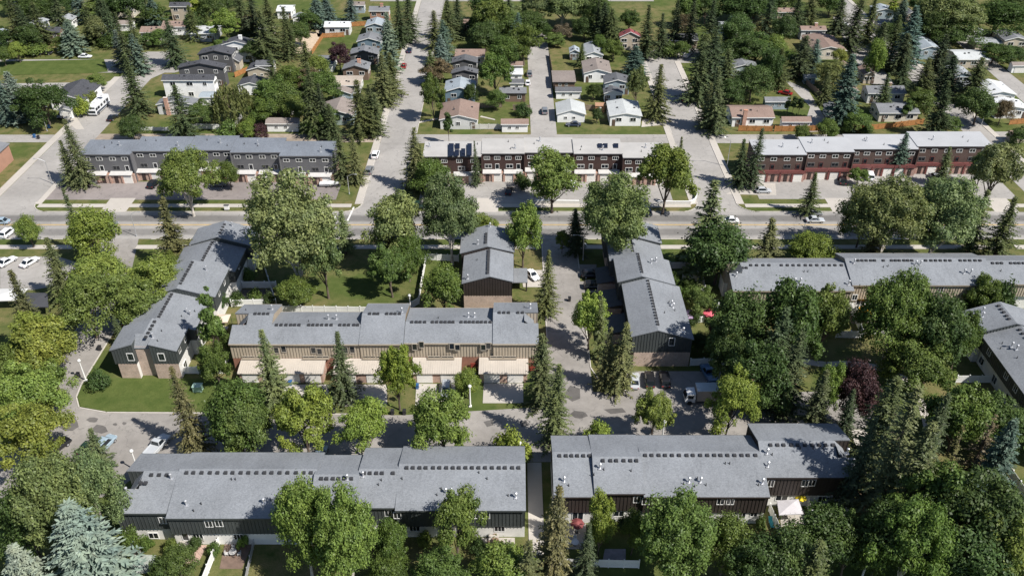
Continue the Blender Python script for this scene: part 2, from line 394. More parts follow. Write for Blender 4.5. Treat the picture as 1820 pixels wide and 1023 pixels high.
# ------------------------------------------------------------------ shared small parts
CACHE = {}
def cached(key, fn):
    if key not in CACHE: CACHE[key] = fn()
    return CACHE[key]
def frame_mesh(w, h, mull, col):
    def mk():
        mb = MB(); t = .09
        mb.box(-w/2-t, -.07, -h/2-t, w/2+t, .03, -h/2); mb.box(-w/2-t, -.07, h/2, w/2+t, .03, h/2+t)
        mb.box(-w/2-t, -.07, -h/2, -w/2, .03, h/2); mb.box(w/2, -.07, -h/2, w/2+t, .03, h/2)
        for i in range(1, mull+1):
            x = -w/2 + w*i/(mull+1); mb.box(x-.035, -.06, -h/2, x+.035, .03, h/2)
        return mb.mesh('window', col)
    return cached(('fr', w, h, mull, col.name), mk)
def pane_mesh(w, h):
    return cached(('pn', w, h), lambda: MB().box(-w/2, -.02, -h/2, w/2, .01, h/2).mesh('pane', GLASS))
def window(parent, x, y, z, w, h, rz=0.0, mull=1, col=None, origin=None, name='window'):
    ox, oy, oz = origin or ORG[parent.name]
    f = obj(name, frame_mesh(w, h, mull, col or WHITE), parent, (x-ox, y-oy, z-oz), rz)
    obj('pane', pane_mesh(w, h), f)
    return f
def door_mesh(w, h, col, ribs):
    def mk():
        mb = MB(); mb.box(-w/2, -.04, 0, w/2, .05, h)
        n = ribs
        for i in range(n):
            z0 = h*i/n+.03; mb.box(-w/2+.05, -.065, z0, w/2-.05, -.04, z0+h/n-.06)
        return mb.mesh('garage_door', col)
    return cached(('gd', w, h, col.name, ribs), mk)
def placed(name, mesh, parent, x, y, z, rz=0.0, origin=None):
    ox, oy, oz = origin or ORG[parent.name]
    return obj(name, mesh, parent, (x-ox, y-oy, z-oz), rz)
VENTM = M((.035,.036,.04), .7, .2)
def vent_mesh():
    mb = MB(); mb.ring_extrude([(-.3,-.28,0),(.3,-.28,0),(.3,.28,0),(-.3,.28,0)], [(-.2,-.22,.2),(.2,-.22,.2),(.2,.2,.26),(-.2,.2,.26)])
    mb.box(-.26,-.26,.2,.26,.24,.29)
    return mb.mesh('roof_vent', VENTM)
def flue_mesh():
    mb = MB(); mb.tube((0,0,-.2),(0,0,.95),.13,.13,8); mb.tube((0,0,.95),(0,0,1.02),.24,.22,8); mb.tube((0,0,1.1),(0,0,1.2),.24,.08,8); mb.tube((0,0,1.0),(0,0,1.12),.1,.1,6)
    mb.box(-.3,-.3,-.15,.3,.3,.08)
    return mb.mesh('flue_pipe', STEEL)
def stub_mesh():
    mb = MB(); mb.tube((0,0,-.2),(0,0,.45),.07,.07,6); mb.tube((0,0,-.15),(0,0,.08),.2,.1,6)
    return mb.mesh('vent_pipe', VENTM)
def zprof(S, v):
    v0, vr, v1, z0, zr, z1 = S
    return z0+(zr-z0)*(v-v0)/(vr-v0) if v <= vr else zr+(z1-zr)*(v-vr)/(v1-vr)
RND = random.Random(5)
KB, DZ = 0.9872, 1.3      # eaves stand 1.3 m above the first survey: plan shrinks towards the camera by the same rays
def upS(S): return (S[0]*KB, S[1]*KB, S[2]*KB, S[3]+DZ, S[4]+DZ, S[5]+DZ)
class Block:
    """a row of townhouses; u runs along the row, v across it"""
    def __init__(s, label, ax, uc, vc, siding, lower, roof=None, group='townhouse rows of the estate', trim=None):
        s.ax = ax; s.sid = siding; s.low = lower; s.roof = roof or SHG; s.trim = trim or siding
        x, y = (uc, vc) if ax == 'x' else (vc, uc)
        s.r = wroot('townhouse_row', label, 'townhouses', x, y, group); s.secs = []; s.bat = MB()
    def T(s, u, v, z): return (u, v, z) if s.ax == 'x' else (v, u, z)
    def ext(s, mb, prof, u0, u1): mb.ring_extrude([s.T(u0, v, z) for v, z in prof], [s.T(u1, v, z) for v, z in prof])
    def piece(s, u0, u1, S, va, vb, zs, inset=(0.0,0.0), oh=(.35,.35), lo_oh=.12, hi_oh=.12, upper=True):
        v0, vr, v1 = S[:3]; e = []
        oa = oh[0] if va <= v0+.01 else 0.08; ob = oh[1] if vb >= v1-.01 else 0.08
        a, b = va-oa, vb+ob; t = .2
        def zz(v):
            if v < v0: return S[3]-(S[4]-S[3])/(vr-v0)*(v0-v)
            if v > v1: return S[5]-(S[4]-S[5])/(v1-vr)*(v-v1)
            return zprof(S, v)
        top = [(a, zz(a))]+([(vr, S[4])] if a < vr < b else [])+[(b, zz(b))]
        mb = MB(); s.ext(mb, top+[(v, z-t) for v, z in top[::-1]], u0-lo_oh, u1+hi_oh); wpart('roof', mb, s.roof, s.r)
        wl = [(va, zs)]+[(va, zz(va)-.1)]+([(vr, S[4]-.1)] if va < vr < vb else [])+[(vb, zz(vb)-.1), (vb, zs)]
        mb = MB(); s.ext(mb, wl, u0, u1); wpart('upper_wall', mb, s.sid, s.r)
        la = va+(inset[0] if va <= v0+.01 else 0); lb = vb-(inset[1] if vb >= v1-.01 else 0)
        mb = MB(); s.ext(mb, [(la,0),(la,zs),(lb,zs),(lb,0)], u0+.02, u1-.02); wpart('lower_wall', mb, s.low, s.r)
        f = zz(a)
        if va <= v0+.01: mb = MB(); s.ext(mb, [(a-.03,f-.3),(a-.03,f+.01),(a+.02,f+.01),(a+.02,f-.3)], u0-lo_oh, u1+hi_oh); wpart('fascia', mb, s.trim, s.r)
        f = zz(b)
        if vb >= v1-.01: mb = MB(); s.ext(mb, [(b-.02,f-.3),(b-.02,f+.01),(b+.03,f+.01),(b+.03,f-.3)], u0-lo_oh, u1+hi_oh); wpart('fascia', mb, s.trim, s.r)
    def battens_v(s, u0, u1, v, z0, z1, out, step=.55):
        n = max(1, int((u1-u0)/step))
        for i in range(n+1):
            u = u0+.03+(u1-u0-.06)*i/n
            a, b = (v, v+out*.07); x0 = s.T(u-.045, min(a,b), z0); x1 = s.T(u+.045, max(a,b), z1); s.bat.box(*x0, *x1)
    def battens_u(s, va, vb, u, S, zs, out, step=.55):
        n = max(1, int((vb-va)/step))
        for i in range(n+1):
            v = va+.03+(vb-va-.06)*i/n; x0 = s.T(min(u,u+out*.07), v-.045, zs); x1 = s.T(max(u,u+out*.07), v+.045, zprof(S, v)-.2); s.bat.box(*x0, *x1)
    def sec(s, u0, u1, S, zs=3.5, inset=(0,0), notch=None, faces='f', ends='', dn=2.6):
        """notch: dict end -> (va, vb): recess in the gable end between va and vb"""
        u0 *= KB; u1 *= KB; S = upS(S)
        c0, c1 = u0, u1
        v0, vr, v1 = S[:3]
        if notch:
            for end, (va, vb) in notch.items():
                va *= KB; vb *= KB
                if end == 'lo': a, b = u0, u0+dn; c0 = b
                else: a, b = u1-dn, u1; c1 = a
                lo = .12 if end == 'lo' else 0; hi = .12 if end == 'hi' else 0
                s.piece(a, b, S, v0, va, zs, inset, lo_oh=lo, hi_oh=hi); s.piece(a, b, S, vb, v1, zs, inset, lo_oh=lo, hi_oh=hi)
                io, ii = (a+.7, b) if end == 'lo' else (b-.7, a)
                zt = zprof(S, vr)-.12; zb = zt-1.9
                mb = MB(); q = [s.T(ii, va, zt), s.T(ii, vb, zt), s.T(io, vb, zb), s.T(io, va, zb)]
                mb.ring_extrude([(x,y,z-.15) for x,y,z in q], q); wpart('hip_roof', mb, s.roof, s.r)
                mb = MB(); s.ext(mb, [(va+.01,0),(va+.01,zb),(vb-.01,zb),(vb-.01,0)], min(io,ii)+.25 if end=='lo' else min(io,ii), max(io,ii) if end=='lo' else max(io,ii)-.25)
                wpart('recess_wall', mb, s.low, s.r)
                if end in ends.split(','):
                    uu, out = (a, -1) if end == 'lo' else (b, 1)
                    s.battens_u(v0, va, uu, S, zs, out); s.battens_u(vb, v1, uu, S, zs, out)
                # inner wall of the recess, facing the camera side
                s.battens_v(a, b, vb, zs+1.5, zprof(S, vb)-.25, -1)
        s.piece(c0, c1, S, v0, v1, zs, inset, lo_oh=.12 if c0 == u0 else 0, hi_oh=.12 if c1 == u1 else 0)
        for e in ends.split(','):
            if e and not (notch and e in notch):
                uu, out = (u0, -1) if e == 'lo' else (u1, 1); s.battens_u(v0, v1, uu, S, zs, out)
        if 'f' in faces: s.battens_v(u0, u1, v0, zs, S[3]-.3, -1)
        if 'b' in faces: s.battens_v(u0, u1, v1, zs, S[5]-.3, 1)
        s.secs.append((u0, u1, S))
    def vents(s, u0, u1, n, S, off=.7, skip=()):
        for i in range(n):
            if i in skip: continue
            u = (u0+(u1-u0)*(i+.5)/n+RND.uniform(-.08,.08))*KB; v = (S[1]-off)*KB; x, y, z = s.T(u, v, zprof(upS(S), v)); placed('roof_vent', cached('vent', vent_mesh), s.r, x, y, z-.05)
    def flue(s, u, v, S, kind='flue'):
        x, y, z = s.T(u*KB, v*KB, zprof(upS(S), v*KB))
        if kind == 'flue': placed('flue_pipe', cached('flue', flue_mesh), s.r, x, y, z)
        else: placed('vent_pipe', cached('stub', stub_mesh), s.r, x, y, z)
    def done(s, mat=None):
        if s.bat.v:
            o = wpart('siding_battens', s.bat, mat or s.sid, s.r); o['kind'] = 'stuff'
    def win_f(s, px, py, Y, w=.95, h=1.25, mull=1, lower=False):     # window seen on a wall facing the camera
        Y = Y*KB; x, z = onY(px, py, Y); window(s.r, x, Y, z, w, h, 0, mull)
    def win_u(s, u, v, z, w=.95, h=1.25, side=1, mull=1):             # on a side wall of an 'y' block; side +1 faces +X
        window(s.r, v*KB, u*KB, z if z < 2 else z+DZ, w, h, math.pi/2*side, mull)
CHAR = M((.052,.060,.060), .6, .12, .5); DBROWN = M((.036,.028,.025), .6, .15, .5); BEIGE = M((.42,.36,.28), .75, .08, .5)
BEIGE_T = M((.25,.21,.16), .75, .1, .5); STUCCO = M((.66,.65,.62), .85, .08, .7); TANBRICK = brick((.42,.295,.225))
# ---- B1: nearest row, left
b = Block('long charcoal-sided townhouse row with grey roof at the bottom left', 'x', -29, 97, CHAR, STUCCO)
S = (WY(911,5.4)+.35, 96.9, 102.0, 5.4, 7.35, 5.8); b.sec(-60.6, -52.4, S, inset=(.3,.3), zs=2.75, notch={'lo': (93.9, 97.0)}); b.vents(-57.2,-53.6,3,S); b.vents(-58.2,-56.6,2,(S[0],S[1]-1.6,*S[2:]),.7); b.flue(-53.3,95.6,S); b.flue(-59.6,93.4,S); b.flue(-58.8,92.4,S,'s'); b.flue(-59.4,91.8,S,'s')
b.win_f(289,924,S[0]); b.win_f(273,951,S[0]+.3,1.4,1.2); Sa = S
S = (WY(920,5.4)+.35, 97.2, 102.3, 5.4, 7.5, 5.8); b.sec(-52.38, -30.8, S, inset=(.3,.3), zs=2.75); b.vents(-51.8,-30.9,17,S); b.flue(-49.8,91.2,S); b.flue(-48.5,90.3,S,'s'); b.flue(-47.6,91.4,S,'s'); b.flue(-43.8,95.4,S,'s'); b.flue(-43.2,95.4,S,'s'); b.flue(-38,91.5,S); b.flue(-37,92,S,'s')
for p in ((371,930),(389,929)): b.win_f(*p, S[0], 1.0, 1.3)
for p in ((352,952),(424,953)): b.win_f(*p, S[0]+.3, 1.4, 1.1, 2)
b.win_f(329,951,S[0]+.3,.9,2.0,0)
S = (WY(910,5.7)+.35, 95.8, 101.6, 5.7, 7.75, 5.9); b.sec(-30.78, -24.0, S, inset=(.3,.3), zs=2.75, ends='lo'); b.vents(-30.2,-24.6,6,S); b.flue(-25.6,95,S); b.flue(-26.3,92.6,S); b.flue(-30,92,S,'s')
S = (WY(901,5.5)+.35, 97.1, 103.2, 5.5, 7.6, 5.9); b.sec(-23.98, -17.8, S, inset=(.3,.3), zs=2.75); b.vents(-23.6,-18.2,6,S,.7,(4,)); b.flue(-20.4,95.3,S,'s'); b.flue(-23.3,95.9,S); b.flue(-20.8,94.6,S,'s'); b.win_f(690,911,S[0]); b.win_f(668,942,S[0]+.3,1.5,1.1)
S = (WY(906,5.5)+.35, 98.1, 103.6, 5.5, 7.7, 5.9); b.sec(-17.78, 2.0, S, inset=(.3,.3), zs=2.75); b.vents(-17.2,1.6,18,S)
for u,v,k in ((-10.2,93.3,'f'),(-9.4,93.3,'f'),(-11.6,93.0,'s'),(-8.6,92.9,'s'),(-11,94,'s'),(.6,92.6,'f'),(-.6,92.9,'s'),(-17.2,95.6,'s'),(-5.2,96.6,'s'),(-3.9,95.6,'s')): b.flue(u,v,S,'flue' if k=='f' else 's')
for p in ((706,915),(845,915),(864,915)): b.win_f(*p, S[0], 1.0, 1.25)
for p in ((737,938),(888,939)): b.win_f(*p, S[0]+.3, 1.5, 1.1, 2)
b.win_f(822,943,S[0]+.3,1.6,2.0,1); b.done()
# ---- B2: nearest row, right
b = Block('dark brown townhouse row with grey roof at the bottom right', 'x', 30, 99, DBROWN, STUCCO)
S = (WY(882,5.4)+.35, 100.9, 106.2, 5.4, 7.5, 5.8); b.sec(6.6, 12.9, S, inset=(.3,.3), zs=2.75); b.vents(7.2,12.9,6,S); b.flue(8.2,95.9,S); b.flue(8.9,95.2,S,'s'); b.flue(7.8,95,S,'s'); b.win_f(1027,915,S[0]+.3,1.6,1.9)
S = (WY(876,5.8)+.35, 99.5, 106.2, 5.8, 7.9, 6.0); b.sec(12.92, 20.6, S, inset=(.3,.3), zs=2.75, ends='lo'); b.vents(14.0,20.4,6,S); b.flue(13.9,97.6,S); b.flue(14.5,97.4,S,'s'); b.flue(18.8,97.2,S,'s'); b.flue(12.9,96.6,S,'s'); b.win_f(1132,887,S[0]); b.win_f(1100,912,S[0]+.3,1.5,1.1)
S = (WY(882,5.5)+.35, 100.9, 106.3, 5.5, 7.6, 5.8); b.sec(20.62, 40.0, S, inset=(.3,.3), zs=2.75); b.vents(20.8,39.6,17,S)
for u,v,k in ((27.8,95.7,'f'),(29.6,95.7,'f'),(26.9,95.4,'s'),(28.6,95.0,'s'),(29.2,96.3,'s'),(30.4,95.2,'s'),(34,98.8,'s'),(34.7,98.8,'s'),(20.7,98.6,'s'),(39.3,95.5,'f'),(38.6,95.2,'s')): b.flue(u,v,S,'flue' if k=='f' else 's')
for p in ((1148,890),(1281,890),(1298,890)): b.win_f(*p, S[0], 1.05, 1.3)
for p in ((1319,914),(1340,911)): b.win_f(*p, S[0]+.3, 1.0, 1.5)
b.win_f(1215,915,S[0]+.3,1.6,1.2)
S = (WY(847,6.0)+.35, 102.6, 108.6, 6.0, 8.3, 6.3); b.sec(40.02, 54.9, S, inset=(.3,.3), zs=2.75, notch={'hi': (99.9, 103.0)}, ends='lo'); b.vents(41.2,52.4,10,S); b.flue(41.0,100.6,S); b.flue(53.9,100.6,S); b.flue(46.5,101.4,S,'s'); b.flue(48.6,101.4,S,'s'); b.flue(50.2,101.4,S,'s'); b.flue(41.8,100.4,S,'s'); b.flue(40.8,98.6,S)
for p in ((1431,858),(1443,857)): b.win_f(*p, S[0], 1.0, 1.3)
b.win_f(1370,858,S[0],.9,1.4); b.win_f(1389,884,S[0]+.3,1.8,1.1); b.win_f(1461,886,S[0]+.3,1.3,1.1); b.win_f(1484,883,S[0]+.3,.8,.9); b.done()
# ---- F: beige row with garages
b = Block('beige-sided townhouse row with metal-roofed garages in the middle', 'x', -25, 136, BEIGE, M((.26,.125,.085), .9, .15), trim=BEIGE)
FY = WY(610,5.8)+.35
S = (FY, 137.7, 143.4, 5.8, 8.2, 6.2); b.sec(-54.1, -46.7, S, inset=(0,.3), notch={'lo': (135.2, 137.9)}, ends='lo,hi', zs=3.3); b.vents(-50.6,-47.2,4,S,.1); b.flue(-52.6,139.6,S,'s'); b.flue(-47.6,140.2,S)
S = (FY+.05, 135.4, 142.2, 5.7, 7.2, 5.2); b.sec(-46.68, -29.2, S, inset=(0,.3), zs=3.3); b.vents(-46,-29.4,19,S,.1,(6,13)); b.flue(-36.2,138.3,S); b.flue(-34.6,138.3,S); b.flue(-39.8,137,S,'s')
S = (FY-.05, 137.7, 144.0, 5.8, 8.2, 6.0); b.sec(-29.18, -20.9, S, inset=(0,.3), zs=3.3, ends='lo,hi'); b.vents(-28.2,-21.6,8,S,.1,(3,)); b.flue(-21.6,138.4,S)
S = (FY+.4, 136.2, 143.4, 5.7, 7.3, 5.3); b.sec(-20.6, -3.6, S, inset=(0,.3), zs=3.3, ends='lo'); b.vents(-19.8,-3.9,20,S,.1,(4,11)); b.flue(-8.6,138.6,S); b.flue(-7.4,138.6,S); b.flue(-14.5,138,S,'s')
S = (FY+.05, 138.0, 144.2, 5.8, 8.25, 6.1); b.sec(-3.58, 5.0, S, inset=(0,.3), notch={'hi': (135.6, 138.2)}, zs=3.3, ends='lo,hi'); b.vents(-3,2.6,6,S,.1,(3,)); b.flue(3.6,140.6,S); b.flue(2.4,141,S,'s')
for p in ((491,622),(504,620),(557,622),(568,624),(614,622),(626,621),(669,621),(737,616),(749,612),(803,615),(813,617),(859,617),(868,614)):
    x, z = onY(p[0], p[1], FY*KB); window(b.r, x, FY*KB-.02, z, .85, 1.35, 0, 0, M((.40,.36,.30), .7, .08))
b.win_f(911,615,FY+.18,1.5,1.4,1)
FY *= KB
# projecting metal-roofed garages in pairs, each with two doors
METAL = M((.46,.415,.36), .45, .06, .5); GD = M((.72,.70,.66), .6, .05); PIER = brick((.40,.22,.15))
for gx0, gx1, nd in ((-51.6,-35.8,4),(-33.6,-23.6,2),(-18.8,-9.8,2),(-6.1,2.9,2)):
    y0 = 126.6; mb = MB()
    q = [(gx0-.2,y0-.35,2.55),(gx1+.2,y0-.35,2.55),(gx1+.2,FY+.3,3.25),(gx0-.2,FY+.3,3.25)]
    mb.ring_extrude([(x,y,z-.18) for x,y,z in q], q); gr = wpart('garage_roof', mb, METAL, b.r)
    mb = MB(); n = int((gx1-gx0)/.42)
    for i in range(n+1):
        u = gx0-.15+(gx1-gx0+.3)*i/n; mb.ring_extrude([(u-.03,y0-.36,2.55),(u+.03,y0-.36,2.55),(u+.03,FY+.3,3.25),(u-.03,FY+.3,3.25)], [(u-.03,y0-.36,2.61),(u+.03,y0-.36,2.61),(u+.03,FY+.3,3.256),(u-.03,FY+.3,3.256)])
    sr = wpart('standing_seams', mb, METAL, gr, b.r); sr['kind'] = 'stuff'
    mb = MB(); mb.box(gx0, y0, 0, gx1, FY+.1, 2.36); wpart('garage_wall', mb, PIER, b.r)
    gw = (gx1-gx0)/nd
    for cx in [gx0+gw*(i_+.5) for i_ in range(nd)]: placed('garage_door', door_mesh(3.0, 2.15, GD, 4), b.r, cx, y0-.02, 0.02)
for cx in (-20.9,-7.5,3.9): 
    placed('front_door', door_mesh(.95, 2.05, M((.25,.05,.035), .5, .1), 3), b.r, cx, FY-.03, .05)
for cx in (-49,-37.5,-26,-13.6,-1.7):
    mb = MB(); mb.box(cx-3.2, FY-.14, 2.75, cx+3.2, FY-.02, 3.0) if False else mb.box(cx-2.6, FY-.5, 3.3, cx+2.6, FY-.02, 3.38)
    wpart('sill_ledge', mb, BEIGE_T, b.r)
    for dx in (-1.3, 1.3): window(b.r, cx+dx, FY-.03, 3.62, 2.2, .3, 0, 1, M((.40,.36,.30), .7, .08))
b.done(BEIGE_T)
# ---- L: row on the left running away
b = Block('charcoal townhouse row on the left running away with brick gable end', 'y', 150, -69, CHAR, STUCCO)
S = (-76.0, -70.3, -63.9, 5.7, 7.5, 5.5); b.sec(129.6, 137.0, S, notch={'lo': (-71.9,-68.6)}, ends='lo', faces='b', inset=(.5,0)); b.vents(130.6,136.6,5,(S[0],S[1]+1.2,*S[2:]),.4); b.flue(131.6,-68.4,S); b.flue(131,-67.4,S,'s'); b.flue(134,-67.6,S,'s')
for va, vb in ((-75.5,-71.95),(-68.55,-63.95)):
    mb = MB(); mb.box(va*KB, 129.6*KB-.07, 0, vb*KB, 129.6*KB-.005, 3.48); wpart('brick_veneer', mb, TANBRICK, b.r)
mb = MB(); mb.box(-71.85*KB, (129.6)*KB+.86, 0, -68.65*KB, 129.6*KB+.93, 7.0); wpart('brick_veneer', mb, TANBRICK, b.r)
b.win_f(232,634,129.55,1.1,1.6,0); b.win_f(287,634,129.55,1.1,1.6,0)
S2 = (-75.6, -70.0, -62.7, 5.1, 6.9, 4.9); b.sec(137.02, 147.0, S2, faces='b', inset=(.5,0)); b.vents(138,146.6,10,S2,-.4); b.flue(141.5,-65.2,S2); b.flue(141,-64.4,S2); b.flue(140,-65.8,S2,'s'); b.flue(142.4,-64,S2,'s')
S3 = (-74.6, -68.6, -61.4, 6.0, 7.9, 5.8); b.sec(147.02, 157.5, S3, faces='b', ends='lo', inset=(.5,0)); b.vents(148.2,157,10,S3,-.3); b.flue(155,-65,S3)
S4 = (-73.4, -67.2, -60.2, 5.3, 7.1, 5.1); b.sec(157.52, 167, S4, faces='b', inset=(.5,0)); b.vents(158.2,166.5,9,S4,-.3)
S5 = (-72.2, -66, -59.0, 6.1, 8.0, 5.9); b.sec(167.02, 174, S5, faces='b', ends='lo', inset=(.5,0)); b.vents(168,173,4,S5,-.3); b.flue(172.5,-64,S5)
for u, v, z in ((131.4,-63.9,4.3),(134.8,-63.9,4.3),(141,-62.7,4.0),(144.6,-62.7,4.0),(150,-61.4,4.6),(154,-61.4,4.6),(161,-60.2,4.2)): b.win_u(u, v+.02, z)
for u in (132,140,146.5,153): b.win_u(u, -63.88 if u<137 else -62.68 if u<147 else -61.38, 1.3, 1.5, 1.6)
b.done()
# ---- M: short row behind the beige one
b = Block('short dark brown townhouse row with gable facing the camera, above centre', 'y', 162, -5, DBROWN, TANBRICK)
S = (-10.3, -4.7, 0.0, 5.4, 7.1, 5.8); b.sec(152.6, 163.4, S, ends='lo', faces='', zs=3.4); b.vents(153.4,163,16,S,.4); b.flue(153.6,-9.4,S); b.flue(160,-7.6,S,'s')
S = (-11.2, -5.4, 0.2, 6.1, 7.8, 6.4); b.sec(163.42, 172.5, S, ends='lo', faces='', zs=3.4); b.vents(164.4,169,7,S,.4); b.flue(171.6,-5,S); b.flue(165.2,-7.6,S)
mb = MB(); mb.box(-.02, 157, 2.3, 3.4, 162.6, 2.5); wpart('porch_roof', mb, SHG, b.r); 
for yy in (157.1, 162.2): mb = MB(); mb.box(3.0,yy,0,3.3,yy+.3,2.3); wpart('porch_post', mb, DBROWN, b.r)
b.done()
# ---- C: row right of the estate road
b = Block('charcoal townhouse row running away beside the central estate road', 'y', 152, 29, CHAR, TANBRICK)
S = (23.3, 28.0, 34.8, 6.2, 7.6, 5.5); b.sec(133.2, 151.0, S, ends='lo', faces='f', inset=(.5,0)); b.vents(134.4,150.4,16,S,-.2); b.flue(134.6,33.2,S); b.flue(143.2,32.2,S); b.flue(142.4,32.4,S); b.flue(139.6,30.2,S,'s'); b.flue(141.4,32.6,S,'s'); b.flue(144,31.8,S,'s')
b.win_f(1194,607,133.15,1.0,1.7,0)
S = (22.4, 27.0, 33.9, 6.8, 8.2, 6.1); b.sec(151.02, 160.2, S, ends='lo', faces='f', inset=(.5,0)); b.vents(152,159.8,9,S,-.2); b.flue(157,29.8,S); b.flue(158.2,31,S)
S = (21.6, 26.2, 33.0, 6.2, 7.7, 5.6); b.sec(160.22, 167.4, S, faces='f', inset=(.5,0)); b.vents(161,167,6,S,-.2)
S = (21.0, 26.0, 33.4, 6.8, 8.3, 6.2); b.sec(167.42, 175, S, ends='lo', faces='f', inset=(.5,0)); b.vents(168,170.5,3,S,-.2); b.flue(172.4,27.6,S)
for u0, u1 in ((138.4,144.4),(147.2,153.6),(156.4,162.6)):        # garages on the shaded side, facing the estate road
    mb = MB(); q = [(18.4,u0,2.5),(18.4,u1,2.5),(23.2,u1,3.5),(23.2,u0,3.5)]; mb.ring_extrude([(x,y,z-.18) for x,y,z in q], q); wpart('garage_roof', mb, DKMETAL, b.r)
    mb = MB(); mb.box(18.8,u0+.2,0,22.8,u1-.2,2.3); wpart('garage_wall', mb, TANBRICK, b.r)
    for k in (.27,.73): placed('garage_door', door_mesh(2.4,2.1,GD,4), b.r, 18.78, u0+(u1-u0)*k, .02, -math.pi/2)
b.done()
# ---- E: beige row on the right behind the courtyard trees
b = Block('beige-sided townhouse row behind the courtyard trees at right', 'x', 78, 156, BEIGE, STUCCO, trim=BEIGE_T)
S = (WY(516,5.4)+.35, 157.0, 161.4, 5.4, 7.5, 5.8); b.sec(46.2, 71.4, S, inset=(.6,.3), notch={'lo': (154.2,157.2)}, ends='lo'); b.vents(50.4,71,16,S,.7,(4,)); b.vents(48.6,50.4,2,S,1.4); b.flue(47.4,153.4,S); b.flue(60.6,151.8,S); b.flue(59.4,151.8,S); b.flue(62,154.6,S,'s'); b.flue(62.8,154.6,S,'s'); b.flue(70.6,151.2,S)
S2 = (WY(506,6.0)+.35, 157.8, 162.7, 6.0, 8.2, 6.3); b.sec(71.42, 101.4, S2, inset=(.6,.3), ends='lo'); b.vents(73.6,86,14,S2,.7,(5,7)); b.vents(88,100.6,12,S2,.7,(6,)); b.flue(73,156.4,S2); b.flue(86,156,S2); b.flue(87,156,S2); b.flue(95.6,153.8,S2); b.flue(97,153.8,S2); b.flue(79,155.4,S2,'s'); b.flue(80,155.6,S2,'s')
S3 = (WY(506,5.6)+.75, 157.6, 162.4, 5.6, 7.7, 5.9); b.sec(101.42, 114.5, S3, inset=(.6,.3), notch={'hi': (154.8,157.8)}); b.vents(102.5,110,8,S3,.7,(3,)); b.flue(104,155,S3,'s')
for p in ((1312,521),(1519,528)): b.win_f(*p, S[0])
for p in ((1672,514),(1757,514)): b.win_f(*p, S2[0], 1.0, 1.3)
for p in ((1530,535),(1735,536),(1700,537)): b.win_f(*p, S2[0]+.6, 1.8, 1.7)
b.done(BEIGE_T)
# ---- R: row at the right edge running towards the camera
b = Block('charcoal townhouse row at the right edge running towards the camera', 'y', 126, 98, CHAR, STUCCO)
S = (91.6, 98.2, 103.4, 5.4, 7.6, 5.8); b.sec(104.0, 134.6, S, faces='f', inset=(.6,.3)); b.vents(105,134,24,S,.7); b.flue(129.6,94.4,S); b.flue(128.6,94.8,S); b.flue(126.4,94,S,'s'); b.flue(131,93.4,S,'s'); b.flue(129.8,92.6,S,'s'); b.flue(112,94,S)
S2 = (90.6, 97.2, 103.0, 6.0, 8.2, 6.3); b.sec(134.62, 141.6, S2, faces='f', ends='lo', inset=(.6,.3)); b.vents(135.6,141,5,S2,.7); b.flue(138.6,92.8,S2); b.flue(140,93.4,S2); b.flue(137,92,S2,'s')
for u in (109,113,120.4,124,131): window(b.r, 91.58*KB, u*KB, 5.3, 1.0, 1.3, -math.pi/2)
for u in (110.5,117.6,122,127.5,133): window(b.r, 91.6*KB+.58, u*KB, 1.5, 1.5, 1.5, -math.pi/2)
b.done()
